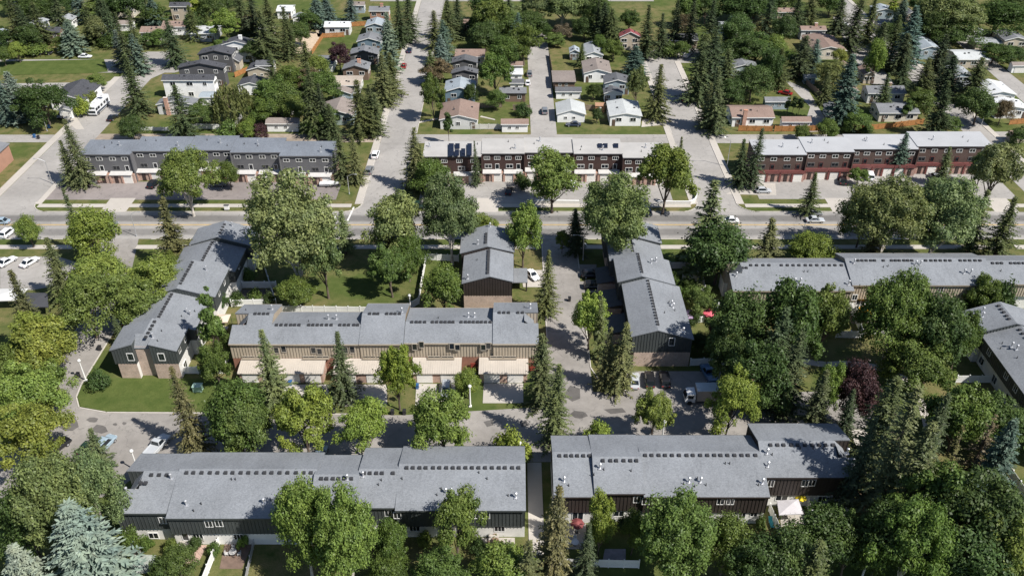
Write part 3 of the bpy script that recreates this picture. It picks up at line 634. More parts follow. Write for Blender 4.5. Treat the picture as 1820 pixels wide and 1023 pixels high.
# ------------------------------------------------------------------ three-storey townhouse rows beyond the main road
def far_row(label, secs, zt, depth, wallc, roofm, style):
    xc = (secs[0][0]+secs[-1][1])/2
    r = wroot('townhouse_row', label, 'townhouses', xc, secs[0][2], 'three-storey townhouse rows beyond the main road')
    base = brick((.36,.20,.14)) if style != 'red' else brick((.33,.14,.10)); red = M((.155,.05,.046), .6, .12)
    slab = M((.48,.47,.455), .7, .08); gd = GD
    for i, (x0, x1, yf) in enumerate(secs):
        yf += .3; yb = yf+depth; zt_i = zt+(.25 if i % 2 else 0)
        mb = MB(); mb.box(x0, yf, 2.75, x1-.02, yb, zt_i-.1); wpart('upper_wall', mb, wallc, r)
        mb = MB(); mb.box(x0+.02, yf-1.15, 0, x1-.04, yb-.02, 2.55); wpart('lower_wall', mb, base, r)
        mb = MB(); q = [(x0-.1,yf-.3,zt_i),(x1+.05,yf-.3,zt_i),(x1+.05,yb+.2,zt_i+.5),(x0-.1,yb+.2,zt_i+.5)]
        mb.ring_extrude([(x,y,z-.22) for x,y,z in q], q); rf = wpart('roof', mb, roofm, r)
        mb = MB(); mb.box(x0-.12,yf-.36,zt_i-.25,x1+.06,yf-.3,zt_i+.03); wpart('fascia', mb, DKMETAL if style != 'grey' else wallc, rf, r)
        for k in range(3):
            x, y = RND.uniform(x0+1,x1-1), RND.uniform(yf+1.5,yb-1.5)
            placed('vent_pipe' if k else 'flue_pipe', cached('stub', stub_mesh) if k else cached('flue', flue_mesh), r, x, y, zt_i+.1+.5*(y-yf)/depth)
        L = x1-x0; nu = max(1, round(L/6.4)); uw = L/nu
        for k in range(nu):
            ux = x0+uw*k
            for f in (.24, .72): window(r, ux+uw*f, yf-.02, zt_i-1.35, 1.45, .85, 0, 2 if style == 'brown' else 1)
            # middle floor: picture window and balcony door, canopy below
            window(r, ux+uw*.30, yf-.02, 4.0, 1.7, 1.0, 0, 1, WHITE if style == 'brown' else M((.16,.16,.16), .6, .1))
            window(r, ux+uw*.72, yf-.02, 3.9, .9, 1.4, 0, 0, WHITE if style != 'red' else red)
            mb = MB()
            if style == 'red':
                mb.box(ux+.05, yf-1.5, 2.58, ux+uw-.08, yf-.02, 2.95); wpart('balcony', mb, red, r)
                mb = MB(); mb.box(ux+.05, yf-1.5, 2.95, ux+uw-.08, yf-1.44, 3.45); wpart('balcony_rail', mb, red, r)
            else:
                q = [(ux+.2,yf-1.6,2.62),(ux+uw*.92,yf-1.6,2.62),(ux+uw*.92,yf-.02,3.05),(ux+.2,yf-.02,3.05)]
                mb.ring_extrude([(x,y,z-.12) for x,y,z in q], q); wpart('canopy', mb, slab, r)
            left = (k + i) % 2
            gx = ux+uw*(.70 if left else .32); ex = ux+uw*(.26 if left else .76)
            placed('garage_door', door_mesh(2.7, 2.15, gd, 4), r, gx, yf-1.19, .03)
            placed('front_door', door_mesh(.95, 2.1, M((.045,.03,.028), .5, .1), 2), r, ex, yf-1.18, .03)
            for px_ in (ux+.25, ux+uw*.515):
                mb = MB(); mb.box(px_-.24, yf-1.42, 0, px_+.24, yf-1.1, 2.4); wpart('brick_pier', mb, brick((.40,.19,.125)) if style != 'red' else red, r)
        if i:                                           # party wall standing proud between two stepped sections
            mb = MB(); mb.box(x0-.12, min(yf, secs[i-1][2]+.3)-.5, 0, x0+.12, yf+1.0, zt_i-.2); wpart('wing_wall', mb, wallc, r)
    return r, secs
GREYSID = M((.115,.115,.122), .8, .1, .5); ROW_BROWN = M((.05,.026,.022), .8, .15, .5); ROW_RED = M((.085,.055,.046), .8, .12, .5)
TPO = M((.37,.36,.345), .8, .10, .25, fine=.1); TPO2 = M((.37,.378,.39), .7, .06, .2)
SHB = shingle((.16,.18,.21))
far_row('grey-sided three-storey townhouse row left of the long street', [(-113.7,-100.3,208.6),(-100.3,-86.1,210.1),(-86.1,-74.2,211.2),(-74.2,-61.0,209.3),(-61.0,-47.2,207.7)], 8.0, 7.6, GREYSID, SHB, 'grey')
r2, s2 = far_row('dark brown townhouse row with pale flat roof and solar panels', [(-23.4,-8.0,208.3),(-8.0,3.3,209.6),(3.3,16.4,210.7),(16.4,29.2,209.5),(29.2,40.6,207.6)], 7.5, 7.9, ROW_BROWN, TPO, 'brown')
r3, s3 = far_row('brown and red townhouse row with white flat roof at right', [(64.4,78.0,209.4),(78.0,90.8,210.6),(90.8,108.8,212.8),(108.8,129.0,214.0)], 7.5, 8.0, ROW_RED, TPO2, 'red')
# solar panels on the brown row's roof: each one a panel of the row
SOLAR = M((.012,.016,.03), .15, .3, 2.0); 
def solar(px0, px1, y0, y1, z=7.95):
    mb = MB(); a = W(px0, y1, z); c = W(px1, y1, z); d = W(px1, y0, z+.35); e = W(px0, y0, z+.35)
    q = [(*a,z),(*c,z),(*d,z+.4),(*e,z+.4)]; mb.ring_extrude([(x,y,zz-.06) for x,y,zz in q], q); p = wpart('solar_panel', mb, SOLAR, r2)
for x0, x1, y0, y1 in ((797.5,806.5,255,277),(809,817,255,264),(808,816,266,277),(819.5,827,264,277),(830.5,838.5,255,277),(1062,1070,255,263),(1071.5,1080,255,263),(1090,1099,255,263)): solar(x0, x1, y0, y1, 8.0)
# ------------------------------------------------------------------ trees: every one a trunk and a crown of its own
def leaf_mesh(name, C, U, V, mat):
    n = len(C); co = np.empty((n,4,3), np.float32)
    co[:,0] = C-U; co[:,1] = C-V; co[:,2] = C+U; co[:,3] = C+V
    m = bpy.data.meshes.new(name); m.vertices.add(n*4); m.vertices.foreach_set('co', co.ravel())
    m.loops.add(n*4); m.loops.foreach_set('vertex_index', np.arange(n*4, dtype=np.int32))
    m.polygons.add(n); m.polygons.foreach_set('loop_start', np.arange(0,n*4,4,dtype=np.int32))
    m.materials.append(mat); m.update(calc_edges=True); return m
def unit(a): return a/np.maximum(np.linalg.norm(a, axis=-1, keepdims=True), 1e-6)
def deciduous(seed, n=7000, lobes=30, leaf=.26, R=5.0, H=12.0, th=1.7, flat=1.0, upright=0.0, lump=.25, bark=None):
    rg = np.random.default_rng(seed); cz = (th+H)/2; rz = (H-th)/2
    d = unit(rg.normal(size=(lobes,3))); d[:,2] = np.where(d[:,2] < -.55, -d[:,2]*.6, d[:,2])
    rad = rg.uniform(.30,1.0,lobes)[:,None]**.6*.92
    wd_ = unit(rg.normal(size=(7,3))); wa = rg.uniform(-.26,.22,7); rad = rad*(1+(np.clip(d@wd_.T,0,1)**2@wa)[:,None])
    ctr = d*rad*np.array([R,R,rz]); taper = 1-.28*np.clip(ctr[:,2:3]/rz,0,1)-upright*np.clip(-ctr[:,2:3]/rz,0,1)
    ctr[:,:2] *= taper
    lr = rg.uniform(.42,1.4,lobes)*lump*R*(1.2-.45*np.clip(rad[:,0],0,1))
    wgt = lr**2; cnt = rg.multinomial(n, wgt/wgt.sum())
    Cs, Ns = [], []
    for i in range(lobes):
        k = cnt[i]
        q = unit(rg.normal(size=(k,3))); r = lr[i]*rg.uniform(.25,1,k)[:,None]**.45*(1+.22*np.sin(q[:,:1]*5+i)*np.sin(q[:,1:2]*6+2*i))
        an = rg.uniform(.7,1.35,3)*np.array([1,1,.8]); st = np.where(rg.random(k) < .14, rg.uniform(1.05,1.5,k), 1.)[:,None]
        Cs.append(ctr[i]+q*r*an*st); Ns.append(unit(q+np.array([0,0,.55])+rg.normal(size=(k,3))*.55))
    C = np.concatenate(Cs); Nn = np.concatenate(Ns); C[:,2] += cz
    C[:,2] = np.maximum(C[:,2], th*.45+rg.uniform(0,.6,len(C)))
    t = unit(np.cross(Nn, rg.normal(size=Nn.shape))); b = np.cross(Nn, t)
    s = leaf*rg.uniform(.5,1.75,len(C))[:,None]
    crown = leaf_mesh('crown', C, t*s, b*s*.62, LEAF)
    mb = MB(); tr = .045*R+.06; lean = rg.normal(size=2)*.15
    top = (lean[0], lean[1], th+rz*.9); mb.tube((0,0,-.1), (lean[0]*.4,lean[1]*.4,th*.7), tr, tr*.75, 7); mb.tube((lean[0]*.4,lean[1]*.4,th*.7), top, tr*.75, tr*.3, 6)
    for i in np.argsort(-lr)[:11]:
        z0 = rg.uniform(th*.6, th+rz*.7); a = (lean[0]*.5, lean[1]*.5, z0); e = ctr[i]+np.array([0,0,cz]); mid = (np.array(a)*.45+e*.55)+np.array([0,0,-.25*rz*.3])
        mb.tube(a, mid, tr*.42, tr*.25, 5); mb.tube(mid, e, tr*.25, tr*.08, 4)
    trunk = mb.mesh('trunk', bark or BARK)
    return crown, trunk, R, H
def conifer(seed, H=16.0, R=3.1, dens=1.0, droop=.35, ragged=.3, leaf=.34, bare=.05, power=.85):
    rg = np.random.default_rng(seed); Cs, Us, Vs = [], [], []; z = H*bare+.5; mb = MB()
    mb.tube((0,0,-.1),(0,0,H*.5), .02*H*.8, .012*H*.8, 7); mb.tube((0,0,H*.5),(0,0,H*.985), .012*H*.8, .02, 6)
    while z < H*.99:
        t = z/H; base = R*max(0.02,(1-t))**power*(1-max(0,.14-t)*2.2)+.06
        nb = int(rg.integers(6,9)) if t < .85 else 5
        a0 = rg.uniform(0,6.28)
        for k in range(nb):
            if rg.random() > dens: continue
            az = a0+6.283*k/nb+rg.normal()*.22; L = base*rg.uniform(1-ragged*1.3,1+ragged*.6)
            up = .38*(t-.35)-droop*(1-t)*.6
            o = np.array([math.cos(az), math.sin(az), 0.]); side = np.array([-o[1], o[0], 0.])
            if L > 1.2 and rg.random() < .35: mb.tube((0,0,z), tuple(o*L*.75+np.array([0,0,z+up*L*.75])), .035, .012, 3)
            m = max(2, int(L/.24)); s = np.linspace(.12,1,m)
            for sg in (-1,1,0):
                q = s+rg.normal(size=m)*.03; zz = z+up*L*q-droop*.35*L*q*q+.18*L*np.maximum(q-.75,0)
                c = o*(q*L)[:,None]+np.array([0,0,1.])*zz[:,None]
                w = leaf*(1.15-.55*q)*(.7+.45*(1-t))
                if sg == 0: dirv = np.repeat((o+np.array([0,0,up-.15]))[None],m,0)
                else: dirv = o*.75+side*sg*.85+np.array([0,0,-.28])
                dirv = unit(np.broadcast_to(dirv,(m,3))+rg.normal(size=(m,3))*.28)
                nrm = unit(np.array([0,0,1.])+.35*o+rg.normal(size=(m,3))*.5); v = unit(np.cross(nrm,dirv))
                ln = w*rg.uniform(.75,1.35,m)
                Cs.append(c+dirv*(ln*.75)[:,None]); Us.append(dirv*ln[:,None]); Vs.append(v*(ln*.36)[:,None])
        z += .40*(.55+.6*(1-t))*rg.uniform(.8,1.25)
    C = np.concatenate(Cs); U = np.concatenate(Us); V = np.concatenate(Vs)
    return leaf_mesh('crown', C, U, V, NEEDLE), mb.mesh('trunk', BARK), R, H
def willow(seed, n=6000, R=5., H=10.):
    rg = np.random.default_rng(seed); Cs = []; k = 170
    for i in range(k):
        az = rg.uniform(0,6.283); r = R*rg.uniform(.15,1)**.6; zt = H*(1-.32*(r/R)**2)-rg.uniform(0,2.2); L = rg.uniform(2.5,5.5); m = n//k
        q = rg.uniform(0,1,m); x = np.stack([np.cos(az)*(r+.5*q)+rg.normal(size=m)*.14, np.sin(az)*(r+.5*q)+rg.normal(size=m)*.14, np.maximum(zt-L*q,.8)],1); Cs.append(x)
    C = np.concatenate(Cs); m = len(C); U = unit(np.array([0,0,-1.])+rg.normal(size=(m,3))*.35)*rg.uniform(.2,.45,(m,1)); V = unit(np.cross(U, rg.normal(size=(m,3))))*.11
    mb = MB(); mb.tube((0,0,-.1),(0,0,H*.6),.3,.15,7)
    for i in range(9): a = 6.28*i/9; mb.tube((0,0,H*.35),(math.cos(a)*R*.6,math.sin(a)*R*.6,H*.78),.12,.04,4)
    return leaf_mesh('crown', C, U, V, LEAF), mb.mesh('trunk', BARK), R, H
KINDS = {
 'S': [conifer(s, R=r_, dens=dn_, leaf=.28, power=pw_, droop=dr_, ragged=rg_) for s, r_, dn_, pw_, dr_, rg_ in ((1,3.1,.95,.85,.35,.3),(2,2.7,.85,.75,.45,.42),(3,3.5,.95,1.0,.28,.35),(4,3.0,.75,.8,.4,.5),(5,3.3,.9,1.1,.3,.3),(6,2.8,.95,.7,.5,.38))],
 'B': [conifer(s, R=3.3, dens=1.0, droop=.25, leaf=.36) for s in (11,12)],
 'T': [conifer(s, R=2.5, dens=.62, ragged=.55, droop=.45, bare=.1) for s in (21,22)],      # thin, sparse spruce
 'D': [deciduous(s, 20000, 60, .14) for s in (31,32,33,34,35)],
 'P': [deciduous(s, 48000, 135, .155, 8.0, 18.0, 2.4, lump=.20, bark=BIRCH) for s in (41,42,43)],   # big poplar
 'C': [deciduous(s, 7000, 30, .14, 1.6, 10., .7, upright=.1, lump=.42) for s in (51,52)],        # columnar
 'H': [deciduous(s, 4500, 20, .11, 2.0, 2.6, .15, lump=.42) for s in (61,62)],                   # shrub
 'O': [deciduous(s, 22000, 58, .138, 5., 11.5, 1.4, lump=.30) for s in (71,72)],                   # dense low-crowned
 'W': [willow(81)],
 'N': [conifer(91, R=2.6, dens=.34, ragged=.6, droop=.3, bare=.05, leaf=.26)],                    # half-bare
}
TONE = {  # leaf colours
 's': (.050,.061,.028), 's2': (.064,.072,.033), 's3': (.036,.047,.025), 'sb': (.064,.063,.031),
 'b': (.075,.098,.084), 'b2': (.050,.074,.064), 'bb': (.112,.132,.120),
 'g': (.074,.098,.026), 'g2': (.056,.080,.022), 'g3': (.036,.055,.018), 'l': (.118,.142,.030), 'l2': (.094,.120,.028), 'y': (.098,.113,.028), 'p': (.096,.114,.050), 'p2': (.080,.100,.042),
 'u': (.036,.018,.022), 'br': (.070,.056,.036), 'o': (.075,.088,.036)}
WORDS = {'s':'dark green','s2':'green','s3':'very dark','sb':'brownish','b':'blue-grey','b2':'blue-green','bb':'pale silver-blue','g':'green','g2':'mid green','g3':'dark green','l':'lime green','l2':'bright green','y':'yellow-green','p':'grey-green','p2':'grey-green','u':'purple-leaved','br':'brownish','o':'olive green'}
KNAME = {'S':('spruce_tree','spruce'),'B':('blue_spruce','blue spruce'),'T':('spruce_tree','thin spruce'),'N':('spruce_tree','half-bare spruce'),'D':('leafy_tree','leafy tree'),'O':('leafy_tree','dense round tree'),'P':('poplar_tree','large poplar'),'C':('columnar_tree','narrow columnar tree'),'H':('shrub','shrub'),'W':('weeping_tree','weeping tree')}
def solve_h(yt, Y):
    # height whose top, standing at distance Y, shows at row yt
    return onY(910, yt, Y)[1]
TREES = [
 # (place, [(kind, tone, x of tip, y of tip, y of base, width px), ...])
 ('at the bottom left corner', [('P','p2',55,805,990,150),('P','p2',140,798,965,115),('O','g3',20,872,1000,110),('B','bb',118,893,1055,150),('B','bb',20,975,1090,110),('H','g2',225,945,985,38)]),
 ('in the left backyards of the bottom left row', [('O','g2',308,975,1023,62),('H','g3',285,1000,1030,45)]),
 ('in front of the bottom left row', [('P','l2',522,850,1025,126),('P','g',606,880,1055,138),('D','g2',690,925,1010,70),('D','g',806,872,1005,84),('O','g2',690,985,1045,80),('O','g2',785,985,1060,90),('O','g',885,975,1055,110)]),
 ('between the two bottom rows', [('S','sb',985,856,1030,90),('H','l',912,778,822,62),('T','s2',940,960,1070,60)]),
 ('in front of the bottom right row', [('D','l2',1072,875,990,58),('D','g2',1130,905,985,50),('P','g2',1215,888,1040,165),('O','g2',1300,920,1020,90),('O','g3',1410,945,1050,110),('O','g3',1475,908,1020,130),('O','g3',1345,965,1060,100),('D','g2',1530,915,1030,90),('S','s',1455,960,1075,85),('S','s3',1045,930,1040,60)]),
 ('in the dark stand at the bottom right', [('S','s',1590,672,850,95),('S','s2',1625,690,925,110),('S','s3',1545,745,905,70),('S','s',1662,755,960,90),('N','sb',1718,765,935,60),('D','g2',1690,830,985,140),('O','g3',1760,850,1010,170),('P','g2',1650,885,1060,160),('O','g3',1590,900,1040,110),('D','g',1800,905,1060,130),('O','g3',1730,945,1075,150),('B','b2',1805,745,880,80),('D','g2',1725,690,800,120),('O','g3',1790,715,800,110),('S','s3',1680,700,850,60),('N','br',1765,735,850,60)]),
 ('along the left edge', [('S','sb',22,478,640,80),('D','y',60,568,705,110),('O','l2',28,660,770,110),('O','y',30,725,840,110),('D','g',62,648,745,90),('O','g',12,610,720,80),('D','g',52,845,935,60)]),
 ('left of the estate entrance', [('O','g',140,498,600,110),('D','l2',60,560,665,105),('S','s2',82,422,535,60),('O','l2',148,372,470,95),('T','s',115,335,455,34),('O','l2',42,386,440,48),('D','l2',168,455,525,105),('D','g',225,492,590,100)]),
 ('between the estate entrance and the left row', [('T','sb',288,352,480,62),('O','l2',262,462,560,90),('D','g',290,455,520,70),('S','s',203,560,618,26),('H','g3',172,664,690,34)]),
 ('beside the left estate row', [('C','g2',360,512,652,36),('O','g2',375,612,690,58)]),
 ('on the left of the kerbside tree line', [('S','sb',313,655,808,66),('T','s',160,762,830,42),('O','g2',405,683,805,112),('O','g2',432,705,815,80),('D','l',530,690,812,108),('D','l2',640,712,815,88),('O','l2',785,704,812,110),('O','g',420,770,815,60),('H','g2',560,700,725,50)]),
 ('in front of the beige garages', [('S','s2',468,586,722,76),('S','s',596,586,716,66),('D','l',700,608,728,76),('O','l2',832,658,708,46)]),
 ('along the central estate road', [('S','s',968,594,722,68),('S','s2',988,650,790,62),('S','s2',972,448,562,58),('D','l',1052,520,622,66),('S','s2',1110,570,698,56),('S','sb',1082,580,690,50),('T','s2',1075,528,640,34),('D','g',1000,408,450,30)]),
 ('around the parking bay', [('D','l2',1168,694,782,70),('O','l2',1308,664,782,78),('H','l',1063,758,795,46)]),
 ('on the park lawn', [('P','p',508,310,525,166),('D','p2',566,396,530,84),('O','g2',525,498,548,70),('D','p2',690,340,480,105),('D','g2',690,438,528,70),('O','g2',722,418,500,70),('D','g',788,472,566,86)]),
 ('south of the main road, left of centre', [('P','p2',798,318,470,110),('T','p2',606,372,450,40),('O','g',855,384,430,60),('D','l2',930,364,475,78)]),
 ('south of the main road, right of centre', [('P','p2',1092,316,475,135),('S','s3',1028,372,450,46),('T','s2',1272,322,490,90),('O','g3',1285,400,505,130),('T','s2',1376,388,475,56),('O','l2',1446,420,475,88),('T','sb',1562,384,468,40),('P','p',1600,312,470,150),('P','p',1690,318,462,150),('O','g2',1545,345,440,70),('T','s2',1755,340,450,52),('S','s',1803,352,470,80)]),
 ('in front of the far townhouse rows', [('P','g',318,262,384,112),('O','g2',402,288,338,40),('D','g',984,270,378,105),('D','g',1190,258,380,110),('H','g3',928,314,338,30),('O','g2',765,285,350,70),('D','p',1785,250,370,95),('S','s',1450,308,382,46),('S','s',846,252,330,26),('B','b2',1610,236,308,36),('S','s',1690,262,330,40),('D','g2',1530,300,330,34),('O','g3',1755,272,335,50),('T','s2',690,395,470,40)]),
 ('at the street corners by the far rows', [('S','s',600,238,324,42),('S','s2',628,238,326,36),('S','s2',730,228,338,50),('S','s',748,262,340,40),('S','s3',1326,248,332,50),('S','s3',1350,228,334,38),('T','s2',1212,244,300,20),('S','s2',120,213,332,50),('S','s2',108,250,330,40),('C','g3',796,195,256,15)]),
 ('beside the right-hand estate yards', [('O','g2',1225,494,522,28),('O','g2',1250,512,562,52),('O','u',1275,570,612,40),('D','g2',1195,480,520,30)]),
 ('in the courtyard', [('O','g3',1325,520,672,110),('D','g3',1420,500,672,125),('S','s3',1395,545,705,80),('O','g3',1355,610,735,110),('D','g',1480,508,640,80),('P','g2',1615,478,655,145),('O','g3',1690,530,680,110),('O','g2',1650,605,705,110),('O','u',1540,650,762,84),('S','s',1465,655,780,66),('D','g',1490,640,760,56),('D','g2',1725,555,660,70),('S','s3',1420,595,742,70),('O','g3',1300,590,700,70),('S','s3',1520,690,800,50)]),
 ('by the right edge of the estate', [('H','g3',1784,512,562,60),('D','g2',1758,488,560,60)]),
 ('along the back walls of the bottom left row', [('H','g2',255,958,978,24),('H','g',300,962,980,22),('H','g3',345,958,975,22),('H','g2',378,968,986,20),('H','l2',432,955,972,18),('H','g3',660,948,968,26),('H','g2',705,950,972,26),('H','g',755,948,968,24),('H','g3',850,962,984,26),('H','g2',908,972,996,26)]),
 ('along the back walls of the bottom right row', [('H','g2',1055,928,950,24),('H','l2',1075,945,962,20),('H','g3',1110,922,944,24),('H','g2',1160,922,946,30),('H','g3',1192,918,942,26),('H','g2',1352,922,942,22),('H','g3',1456,898,916,24),('H','g2',1480,894,912,22)]),
 ('in the yards right of the central row', [('H','g2',1212,512,530,22),('H','g3',1232,556,576,26),('O','g3',1244,592,626,34),('H','g2',1262,606,630,30),('H','g',1220,594,616,26),('H','g2',1290,620,642,30),('H','g3',1215,450,470,26)]),
 ('in the yards of the right beige row', [('H','g3',1500,562,584,26),('H','g2',1546,576,592,22),('H','g2',1600,548,572,32),('H','g3',1660,548,572,36),('H','g2',1722,534,556,28),('O','g3',1470,545,590,50)]),
 ('in the yards behind the left row', [('H','g2',400,590,612,22),('H','g3',420,522,540,24),('H','g2',452,516,534,22),('H','g3',478,524,542,22),('O','g3',392,520,552,26),('H','g',440,480,500,26)]),
 # ---- behind the back lane
 ('between the modern houses and the long street', [('O','g2',500,148,208,64),('S','s',462,18,112,52),('O','g',522,172,222,50),('O','br',545,122,166,42),('O','g2',512,116,166,50),('D','g2',468,172,222,54),('S','s3',442,-12,72,50),('O','g3',452,72,112,38),('O','g2',566,128,184,54),('S','s',586,186,248,42),('O','g3',530,40,84,40),('H','g2',552,212,240,40),('O','g3',545,20,60,36)]),
 ('in the hedged gardens at the top left', [('O','g3',58,-6,44,54),('O','o',168,30,78,42),('O','g3',192,-6,40,50),('D','g2',270,4,52,44),('O','g3',342,24,60,30),('O','g3',110,-10,34,50),('H','g3',196,66,82,40),('O','g2',280,52,84,36),('O','g3',320,-16,26,40),('H','g2',60,80,96,44),('O','g3',22,-16,26,44),('O','g2',0,84,118,30),('H','g3',262,62,84,40),('O','g3',400,-14,30,44),('S','s',56,4,80,40),('S','s3',96,-8,62,36),('S','s3',182,0,76,36),('B','b2',268,-6,54,36),('O','g2',225,56,86,36),('O','g2',110,62,92,34),('S','s',336,10,72,34),('O','g3',8,50,92,40),('O','g2',395,70,104,36)]),
 ('in the crowded gardens at the top right', [('O','g3',1322,66,124,70),('O','g2',1400,90,130,50),('S','s3',1420,-6,60,44),('O','g3',1345,-10,34,70),('S','s3',1500,-6,60,46),('S','s',1580,130,200,40),('S','s3',1700,100,176,50),('O','g3',1665,20,84,60),('D','g2',1690,205,240,40),('O','g3',1480,-14,30,50),('O','g3',1400,-14,26,50),('O','g3',1650,-14,30,60),('O','g3',1590,40,90,44)]),
 ('around the cul-de-sac', [('O','g2',1212,74,104,30),('S','s3',1205,0,84,36),('O','g3',1258,-10,44,50),('S','s',1300,88,160,40),('O','g3',1300,140,190,44),('H','g2',1190,80,100,30),('O','br',1215,26,72,36),('S','s3',1265,0,100,44)]),
 ('at the head of the alley', [('O','g3',940,20,72,60),('O','g3',965,40,70,40),('O','br',945,36,66,36),('S','s3',1062,0,74,36),('O','g3',1040,30,72,40),('O','g2',902,20,76,56),('O','g3',860,-14,46,60),('S','b2',918,24,92,36),('O','g2',880,160,196,34),('O','g3',836,150,188,26)]),
 ('by the green island, top left', [('D','l',25,74,112,30),('S','s',206,22,132,36),('S','s',226,18,128,32),('B','b',234,60,130,42),('S','s',224,96,205,54),('S','s3',298,34,118,42),('B','b',118,36,96,46),('B','b',204,55,122,34)]),
 ('in the top left gardens', [('S','s',8,-8,92,46),('S','s3',32,10,92,40),('D','g3',46,42,94,44),('S','s',150,10,78,42),('S','s3',170,-10,60,34),('C','g2',160,-12,45,32),('O','g3',220,-25,45,60),('S','s3',252,-12,40,36),('D','l2',395,14,78,46),('C','l',346,-4,46,24),('O','g3',372,-12,50,44),('S','s3',422,-25,55,46),('D','br',440,28,66,44),('O','g3',75,-20,30,60),('S','b2',135,-14,40,36)]),
 ('by the motorhome, left', [('B','b',14,128,215,54),('B','b2',-4,140,220,44),('O','g3',66,146,222,80),('O','g',166,132,164,30),('H','l',142,178,206,26),('H','y',160,166,186,24)]),
 ('around the white modern house', [('S','s3',312,152,250,58),('W','o',405,148,222,66),('O','g2',356,182,224,48),('O','g3',230,208,252,48),('H','g2',402,222,252,36),('O','l2',440,214,252,38),('O','u',458,220,252,26),('D','g2',470,150,200,40)]),
 ('left of the long street', [('S','s',472,-6,84,52),('S','s',506,14,104,44),('S','s',482,95,165,40),('O','g2',486,140,205,66),('S','s',545,112,240,56),('S','s3',566,150,242,44),('O','g2',575,190,240,44),('S','s2',540,75,150,44),('O','u',600,76,128,36),('B','b',688,24,128,42),('S','s3',708,-6,82,44),('S','s3',726,-14,72,40),('S','s2',674,98,188,60),('S','s2',692,95,172,46),('S','s',636,144,246,52),('S','s',660,165,240,40),('S','s',652,150,236,44),('O','g',560,100,150,46),('B','b2',560,-8,50,40),('B','b2',578,-10,44,36),('S','b2',620,-10,40,30)]),
 ('right of the long street', [('S','s',795,-8,72,46),('S','b2',790,36,112,44),('B','b',784,62,118,34),('O','br',776,106,150,48),('D','g2',768,132,216,42),('S','s2',772,20,88,38),('S','s3',810,-10,62,40),('S','s',765,90,150,36)]),
 ('in the gardens left of the alley', [('D','g',876,-6,72,74),('O','g3',862,40,92,60),('D','g2',880,94,172,64),('O','g2',932,44,116,62),('S','s',905,-8,64,40),('O','g2',900,66,124,56),('O','g3',846,26,62,36),('H','g3',930,188,206,26)]),
 ('in the parkland at the top centre', [('P','p2',1000,-25,52,80),('D','p2',955,-16,50,56),('D','p',1040,-16,46,50),('S','s3',1075,4,78,46),('S','s',1092,16,82,40),('O','g3',1066,-12,60,44),('O','br',1000,44,78,34),('O','g2',985,58,84,34),('D','g2',1225,-12,50,46),('O','g3',1120,18,58,30)]),
 ('between the alley and the right-hand street', [('O','g2',1092,72,108,36),('S','s3',1155,10,104,46),('S','s3',1180,24,100,34),('B','b2',1130,82,134,40),('S','s',1034,78,118,26),('O','g2',1066,62,98,26),('D','o',1135,118,190,38),('S','s2',1174,116,212,50),('O','g3',1055,150,178,26),('O','g3',1062,192,220,20)]),
 ('right of the right-hand street', [('S','s3',1248,74,180,62),('S','s3',1272,48,178,50),('S','s',1282,118,236,56),('S','s2',1262,148,226,44),('S','s3',1232,-8,90,40),('O','g3',1325,-14,44,100),('B','b2',1300,30,70,36),('O','g3',1348,64,118,80),('O','g3',1342,118,180,72),('D','o',1268,56,110,44),('O','g3',1318,30,80,60)]),
 ('in the gardens at the top right', [('S','s3',1370,-10,66,44),('O','g3',1400,28,84,46),('O','l2',1384,64,120,44),('S','s',1392,86,156,48),('S','s3',1434,64,140,50),('S','b2',1454,70,136,34),('O','g3',1375,88,160,50),('S','s',1445,-10,46,36),('O','o',1486,112,160,64),('S','s',1474,130,186,32),('B','b2',1518,96,224,60),('O','g2',1525,196,232,50),('C','g3',1404,170,204,10),('C','g3',1414,168,204,10),('C','g3',1424,172,204,10),('O','y',1496,88,116,30),('O','g2',1428,224,250,32),('O','g2',1476,214,252,40),('H','g3',1540,226,240,22)]),
 ('in the tall stand at the top right', [('S','s3',1530,-14,92,54),('S','s',1556,-10,78,46),('S','s3',1572,40,124,44),('S','s',1600,28,104,44),('B','b2',1634,12,118,54),('S','s3',1612,60,130,46),('P','p2',1690,-18,74,110),('O','g3',1700,36,84,90),('S','s3',1680,62,158,56),('S','s',1652,104,192,46),('S','s3',1612,104,160,40),('O','g2',1640,158,206,42),('C','g2',1616,174,216,14),('C','g2',1634,190,212,10),('C','l',1594,-6,36,16),('O','l2',1565,70,150,36),('B','b2',1610,-8,60,36)]),
 ('near the right edge, behind the back lane', [('S','s',1742,102,184,54),('O','g3',1780,4,66,96),('O','g3',1772,78,114,56),('S','s3',1688,146,246,64),('O','g3',1748,162,222,66),('O','br',1788,178,222,36),('O','g3',1812,-8,40,60),('O','g3',1802,82,108,40),('S','s3',1730,-8,60,44),('O','g3',1820,228,262,40)]),
]
ORDN = ['first','second','third','fourth','fifth','sixth','seventh','eighth','ninth','tenth','eleventh','twelfth','thirteenth','fourteenth','fifteenth','sixteenth','seventeenth','eighteenth']
